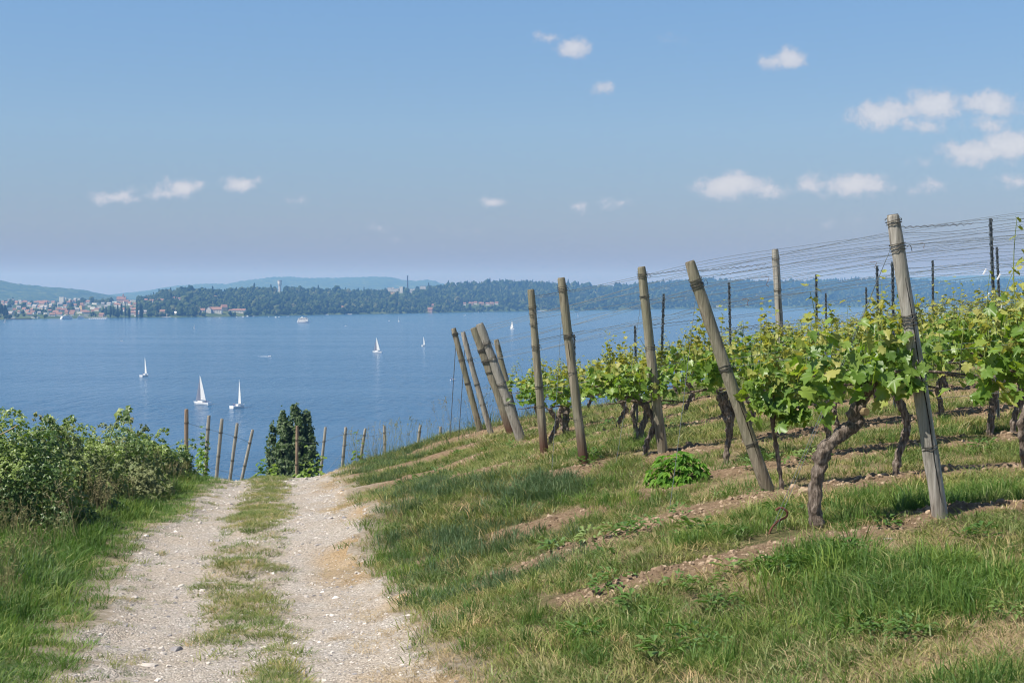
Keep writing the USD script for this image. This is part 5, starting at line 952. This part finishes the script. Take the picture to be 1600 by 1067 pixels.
# the strip between the wheel tracks
x, y, r = scatter(16, 60000, -6.5, 0, 7.5, 33, lambda x, y: middle_mask(x, y) * (path_sd(x, y) > .1) * .85); put('track_grass', [tuft(31, 34, .09, .07, 1.0, .005), tuft(32, 30, .10, .05, 1.3, .005)], M['grass'], x, y, r, r.uniform(.6, 1.25, len(x)), 'thin worn grass strip between the two wheel ruts', 'grass')
x, y, r = scatter(17, 12000, -6.5, 0, 7.5, 33, lambda x, y: np.clip(middle_mask(x, y), 0, .5) * (path_sd(x, y) > .1)); put('track_straw', STRAW_FLAT, M['straw'], x, y, r, r.uniform(.4, .8, len(x)), 'dead blades in the grass strip of the track', 'dry grass')
# the brow where the track tips over
x, y, r = scatter(18, 9000, -16, 3, 29, 44, lambda x, y: (path_sd(x, y) < -.1) * .8); put('brow_grass', TALL + [seed_heads(7, 4, .15, .45)], [M['grass']] * 3 + [M['seed']], x, y, r, r.uniform(.4, .75, len(x)), 'uncut grass along the brow above the lake', 'grass')
x, y, r = scatter(19, 90, -3.2, 0.8, 26, 30, lambda x, y: (path_sd(x, y) < -.5) * .9); put('skyline_grass', [seed_heads(8, 9, .2, .75), tuft(41, 14, .15, .6, .3, .006, .3)], [M['seed'], M['grass_blue']], x, y, r, r.uniform(.6, 1.1, len(x)), 'tall thin stalks around the feet of the leftmost posts', 'grass')
# stones and clods
def rock(seed, sub=1, flat=.6):
    m = trimesh.creation.icosphere(subdivisions=sub, radius=1.0); v = np.array(m.vertices); v *= (.40 + 1.15 * meshkit.fbm(v * 1.7 + seed * 3.1, 2, seed))[:, None]; v += .12 * np.random.default_rng(seed).normal(size=v.shape); return v * [1, .8, flat], np.array(m.faces)
def stone_mat(name, ramp): return usdkit.material(stage, f'/World/Looks/{name}', {'o': ('object_info', {}), 'r': ('rgb_ramp', {'ramp': ramp}), 'p': ('principled_bsdf', {'roughness': .85, 'specular_ior_level': .25})}, [('o.random', 'r.fac'), ('r.color', 'p.base_color')], surface='p.BSDF')
M['pebble'] = stone_mat('pebble', [(0, (.16, .15, .15)), (.15, (.30, .28, .27)), (.5, (.43, .385, .335)), (.85, (.52, .47, .415)), (1, (.64, .60, .54))])
M['clod'] = stone_mat('clod', [(0, (.125, .085, .052)), (.55, (.225, .158, .10)), (1, (.36, .27, .185))])
x, y, r = scatter(20, 52000, -7, 1.5, 7.3, 31, lambda x, y: (path_sd(x, y) > .0) * (1 - .7 * np.clip(middle_mask(x, y), 0, 1)) * np.interp(y, [8, 16, 30], [.7, .7, .5]) * (.35 + .9 * nz(x, y, 1.2, 80)))
put('gravel_stones', [rock(1, 0), rock(2, 0, .7), rock(3, 1)], M['pebble'], x, y, r, .0075 * r.lognormal(0, .5, len(x)) * np.interp(y, [8, 25], [1, 1.5]), 'loose pebbles scattered over the gravel track', 'gravel', tilt=.3)
x, y, r = scatter(21, 150000, -1, 14, 7, 30, lambda x, y: np.clip(soil_mask(x, y) * 1.2 - .25, 0, 1)); put('soil_clods', [rock(5, 1, .75), rock(6, 1, .8), rock(7, 0, .8)], M['clod'], x, y, r, .0112 * r.lognormal(0, .58, len(x)), 'crumbled lumps of bare soil under the vine rows', 'soil', tilt=.4)
for k, (px, py, s, lab) in enumerate([(228, 1028, .065, 'largest pale flat stone on the track near the lower edge'), (292, 932, .03, 'small white stone in the left wheel rut'), (990, 963, .02, 'single white pebble in the grass at the lower right'), (1388, 842, .03, 'white pebble on the soil ridge below the big foreground post'), (640, 962, .03, 'bluish stone at the right edge of the track')]):
    P = hit(px, py); P = on(P[0], P[1]); t = tag(obj('stone', (lambda m: (m[0] * [s * 1.2, s * .8, s * .42] + P + [0, 0, -s * .16], m[1]))(rock(60 + k, 2, .8)), M['pebble'], None, True), lab, 'stone')
# ------------------------------------------------------------------ hedge, bushes, poplar, small things
def unit_rows(a): return a / (np.linalg.norm(a, axis=-1, keepdims=True) + 1e-9)
def leaflets(centres, nrms, size, r, n=3, slim=.34):
    """compound leaves: n pointed leaflets each"""
    c, nm = np.asarray(centres, float), np.asarray(nrms, float); m = len(c)
    t0 = unit_rows(np.cross(nm, r.normal(size=(m, 3)))); s0 = np.cross(nm, t0); L = size * r.uniform(.65, 1.25, m)[:, None]; V, Q = [], []
    for k in range(n):
        a = (k - (n - 1) / 2) * (1.25 if n == 3 else .8) + .2 * r.normal(size=(m, 1)); t = t0 * np.cos(a) + s0 * np.sin(a) - nm * r.uniform(.0, .35, (m, 1)); s = np.cross(nm, t)
        V.append(np.stack([c, c + t * L * .45 + s * L * slim + nm * L * .08, c + t * L * .5, c + t * L * .45 - s * L * slim + nm * L * .08, c + t * L - nm * L * .12], 1))
    v = np.concatenate(V).reshape(-1, 3); o = (np.arange(m * n) * 5)[:, None, None]
    return v, (o + np.array([[0, 2, 1], [0, 3, 2], [1, 2, 4], [2, 3, 4]])).reshape(-1, 3)
def dome_points(r, n, rx, ry, h, rough=.35, seed=0, inner=.45):
    d = r.normal(size=(n, 3)); d[:, 2] = np.abs(d[:, 2]) * 1.1 - .12; d /= np.linalg.norm(d, axis=1, keepdims=True)
    k = (1 + rough * 2 * (meshkit.fbm(d * 2.6 + seed * 1.7, 3, seed) - .5)) * (1 - inner * r.random(n) ** 1.8)
    return d * [rx, ry, h] * k[:, None], d
def bush(px, top, Y, rx, ry, n, mat, size, label, seed, canes=5, h=None, name='bramble_bush', category='bush', nl=3, mat2=None, flowers=0):
    r = np.random.default_rng(seed); c = at(px, top, Y); B = on(c[0], Y); h = c[2] - B[2]; t = thing(name, label, category, B)
    p, d = dome_points(r, n, rx, ry, h * .95, .42, seed); nm = d * .7 + [-.15, -.25, .55] + .5 * r.normal(size=d.shape); nm /= np.linalg.norm(nm, axis=1, keepdims=True)
    patch = meshkit.fbm(p * 2.2 + seed, 2, seed) > .54
    for m, k in ((mat, ~patch), (mat2 or mat, patch)):
        if k.any(): tag(obj('foliage', leaflets(p[k], nm[k], size, r, nl), M[m], t), kind='stuff')
    obj('stem', cat([tube(spline([(0, 0, -.1), (math.cos(a) * rx * .3, math.sin(a) * ry * .3, h * .4), (math.cos(a) * rx * .6, math.sin(a) * ry * .6, h * .65)], 8), np.linspace(.014, .006, 8), 5) for a in np.linspace(0, 5.5, 7)]), M['shoot'], t)
    for k in range(canes):          # long arching shoots standing out of the mass
        a = r.uniform(0, 6.28); q = np.array([math.cos(a) * rx * r.uniform(.2, .75), math.sin(a) * ry * r.uniform(.2, .75), h * .7]); e = q + [r.normal() * .3, r.normal() * .2, h * r.uniform(.28, .55)]; u = spline([q, (q + e) / 2 + [0, 0, .08], e, e + [(e - q)[0] * .4, 0, -.04]], 14)
        g = obj('arching_shoot', tube(u, np.linspace(.006, .0025, 14), 4), M['shoot'], t); cc = u[4:] + r.normal(size=(10, 3)) * .025; tag(obj('leaf_cluster', leaflets(np.repeat(cc, 2, 0), unit_rows(r.normal(size=(20, 3)) * .5 + [0, -.3, .8]), size * 1.1, r, nl), M[mat], g), kind='stuff')
    for k in range(flowers):
        j = r.integers(n); q = p[j] * 1.02; obj('flower', (np.array([q + .018 * np.array([math.cos(b), -.3 * math.sin(b), math.sin(b)]) * (1 if i % 2 else .6) for i, b in enumerate(np.linspace(0, 6.28, 11)[:-1])] + [q + [0, -.006, .004]]), np.array([[i, (i + 1) % 10, 10] for i in range(10)])), M['white_petal'], t)
    return t
bush(-26, 648, 16.5, 1.15, 1.0, 9000, 'bramble', .044, 'tallest dark green bramble at the left edge of the picture', 401, 4)
bush(62, 665, 18.5, .85, .9, 5600, 'bramble', .043, 'bramble with bright shoots next to the tallest one at the left edge', 402, 5, mat2='bramble_dusty', flowers=4)
bush(118, 668, 20.5, .85, .9, 5600, 'bramble_dusty', .042, 'dusty grey green shrub in the middle of the hedge', 403, 4, mat2='bramble', flowers=5)
bush(178, 672, 23, .85, .9, 5200, 'bramble_dusty', .042, 'pale brownish shrub with dry flower heads right of the middle of the hedge', 404, 4, mat2='bramble', flowers=3)
bush(225, 678, 26, .75, .8, 5400, 'bramble', .047, 'bright green bramble near the right end of the hedge', 405, 5, flowers=4)
bush(262, 697, 28, .55, .7, 3200, 'bramble', .048, 'last low bramble of the hedge beside the tall brown post', 406, 4, flowers=2)
bush(110, 735, 18.6, .6, .6, 1300, 'bramble_dusty', .055, 'low shrub growing in the grass before the dusty shrub', 408, 1, mat2='bramble')
bush(205, 735, 22, .6, .6, 1300, 'bramble_dusty', .06, 'low brown tinged shrub in the grass before the right end of the hedge', 409, 1)
# the single long bramble shoot against the lake
P0 = at(162, 690, 22.0); P1 = at(190, 644, 22.0); t = thing('bramble_shoot', 'single bramble shoot standing out against the lake', 'shoot', P0)
u = spline([(0, 0, -.25), (P1 - P0) * .5 + [.02, 0, 0], P1 - P0, (P1 - P0) * 1.05 + [.06, 0, -.005]], 16); obj('stem', tube(u, np.linspace(.012, .005, 16), 6), M['shoot'], t); r = np.random.default_rng(9)
for k, (q, s) in enumerate([((P1 - P0) * .98 + [-.07, 0, .02], .10), ((P1 - P0) * .92 + [.06, -.02, -.03], .10), ((P1 - P0) * 1.04 + [.05, 0, .02], .09), ((P1 - P0) * 1.0 + [.1, 0, .05], .07), ((P1 - P0) * .8 + [.03, 0, -.02], .09), ((P1 - P0) * 1.02 + [.09, -.02, -.04], .09)]):
    obj('leaf', leaflets(q[None], unit_rows(np.array([[.1 * k - .3, -.7, .5]])), s, r, 3, .4), M['bramble'], t)
# dried stems on the left
P0 = at(0, 682, 16.0); tag(obj('dry_stalk', tube(spline([P0 - [.15, 0, .03], P0 + [.02, 0, .03], P0 + [.2, 0, .13]], 10), .008, 5), M['straw']), 'bare brown stalk slanting out of the tallest bramble', 'stalk')
# round leafy bush in the meadow
P = hit(1060, 757); t = thing('leafy_bush', 'round bright green bush with pointed leaves in the meadow', 'bush', P); r = np.random.default_rng(12)
obj('stem', cat([tube(spline([(0, 0, -.03), (.08 * math.cos(a), .08 * math.sin(a), .12), (.2 * math.cos(a), .2 * math.sin(a), .24)], 7), np.linspace(.008, .004, 7), 5) for a in np.linspace(0, 5.6, 9)]), M['shoot'], t)
p, d = dome_points(r, 290, .29, .27, .34, .34, 5, .40)
sh = np.array([(0, 0, 0), (.3, 1, .1), (.65, .85, .05), (1, 0, -.16), (.65, -.85, .05), (.3, -1, .1), (.45, 0, -.02)]); sf = np.array([[0, 6, 1], [1, 6, 2], [2, 6, 3], [3, 6, 4], [4, 6, 5], [5, 6, 0]])
for q, dd in zip(p, d):
    t0 = unit(dd * [1, 1, .3] + [0, 0, -.2] + .4 * r.normal(size=3)); nrm = unit(dd * .6 + [0, -.1, .7] + .2 * r.normal(size=3)); s0 = unit(np.cross(nrm, t0)); t0 = np.cross(s0, nrm); L = r.uniform(.07, .115); out = []
    for a in (-.75, 0, .75):
        td, sd = t0 * math.cos(a) + s0 * math.sin(a), s0 * math.cos(a) - t0 * math.sin(a); l = L * (1 if a == 0 else .8); out.append((q + td * (sh[:, :1] * l) + sd * (sh[:, 1:2] * l * .2) + nrm * (sh[:, 2:] * l), sf))
    obj('leaf', cat(out), M['peony'], t)
# young vines at the small posts beyond the track
for k, (px, top, Y, w, lab) in enumerate([(316, 692, 37.2, .18, 'young vine climbing at the second small post by the hedge'), (433, 716, 38.5, .3, 'low green plant on the brow left of the poplar post'), (490, 712, 39.5, .75, 'leafy low vine at the foot of the poplar'), (562, 706, 41.5, .35, 'small vine at the foot of the third small post right of the poplar'), (410, 722, 38.5, .25, 'low green plant beside the most slanted small post'), (470, 722, 39.0, .35, 'low weeds in front of the orange brown post')]):
    r = np.random.default_rng(500 + k); c = at(px, top, Y); B = on(c[0], Y); h = c[2] - B[2]; t = thing('young_vine', lab, 'vine', B); p, d = dome_points(r, int(420 * max(w, .3) + 160 * h), w, .35, h, .45, k, .6)
    m = [leaf_at(q, unit(dd * [1, 1, .2] + [0, 0, -.4]), unit(dd + [0, -.3, .6] + .4 * r.normal(size=3)), r.uniform(.08, .14), r) for q, dd in zip(p, d)]; tag(obj('foliage', cat(m), M['vine_leaf'], t, True), kind='stuff'); obj('stem', tube([(0, 0, -.1), (.02, 0, h * .7)], [.02, .01], 6), M['bark'], t)
# plank on the brow
P = at(457, 737.5, 33.0); P = on(P[0], 33.0, .10); t = thing('wooden_board', 'weathered reddish board lying on the brow at the end of the track', 'board', P, .03)
obj('plank', box(0, 0, .03, .34, .16, .035), M['wood_brown'], t); obj('plank', box(.02, .08, .075, .30, .10, .03), M['wood_brown'], t)
# the poplar below the brow
Y = 125.0; C = at(459, 700, Y); B = on(C[0], Y); s = Y / F; t = thing('poplar_tree', 'dark many spired poplar standing below the end of the track', 'tree', B); r = np.random.default_rng(77)
obj('trunk', tube(spline([(0, 0, -.5), (.1, 0, 6), (0, 0, 14), (0, 0, 20)], 12), np.linspace(.55, .15, 12), 9, True, .15, 3), M['bark'], t); pts, nms = [], []
for k, (px, top, wpx, n, yo) in enumerate([(461, 636, 15, 6200, 0), (440, 649, 12, 4800, .8), (478, 645, 12, 4400, .5), (427, 668, 11, 3400, -.4), (489, 678, 13, 3000, -.9), (470, 656, 12, 3600, -1.0), (448, 664, 13, 3800, -1.0), (458, 690, 26, 3600, -.6)]):
    T = at(px, top, Y) - B; base = np.array([(px - 459) * s * .8, yo, T[2] - 9.5 + .02 * n / 100]); ax = T + [0, yo, 0] - base; u = r.beta(1.15, 1.05, n); rad = wpx * s * np.minimum(1, (1 - u) * 4.2) ** .55 * np.minimum(1, u * 4 + .2) ** .5 * (.55 + .45 * np.sqrt(r.random(n))) * (.8 + .5 * meshkit.fbm(np.stack([u * 22, np.full(n, k * 3.0), 0 * u], 1), 2, k)); a = r.uniform(0, 6.283, n)
    q = base + ax * u[:, None] + np.stack([np.cos(a) * rad, np.sin(a) * rad, .25 * r.normal(size=n)], 1); lump = meshkit.fbm(q * 1.5, 3, 90 + k); keep = (lump > .44) & (r.random(n) < .8); pts.append(q[keep]); nms.append(unit_rows(np.stack([np.cos(a), np.sin(a), .7 + 0 * a], 1) + .7 * r.normal(size=(n, 3)))[keep])
    obj('limb', tube(np.stack([base, base + ax * .5, base + ax * .93]), [.18, .1, .03], 6), M['bark'], t)
tag(obj('crown', leaflets(np.vstack(pts), np.vstack(nms), .23, r, 2, .42), M['poplar'], t), kind='stuff')
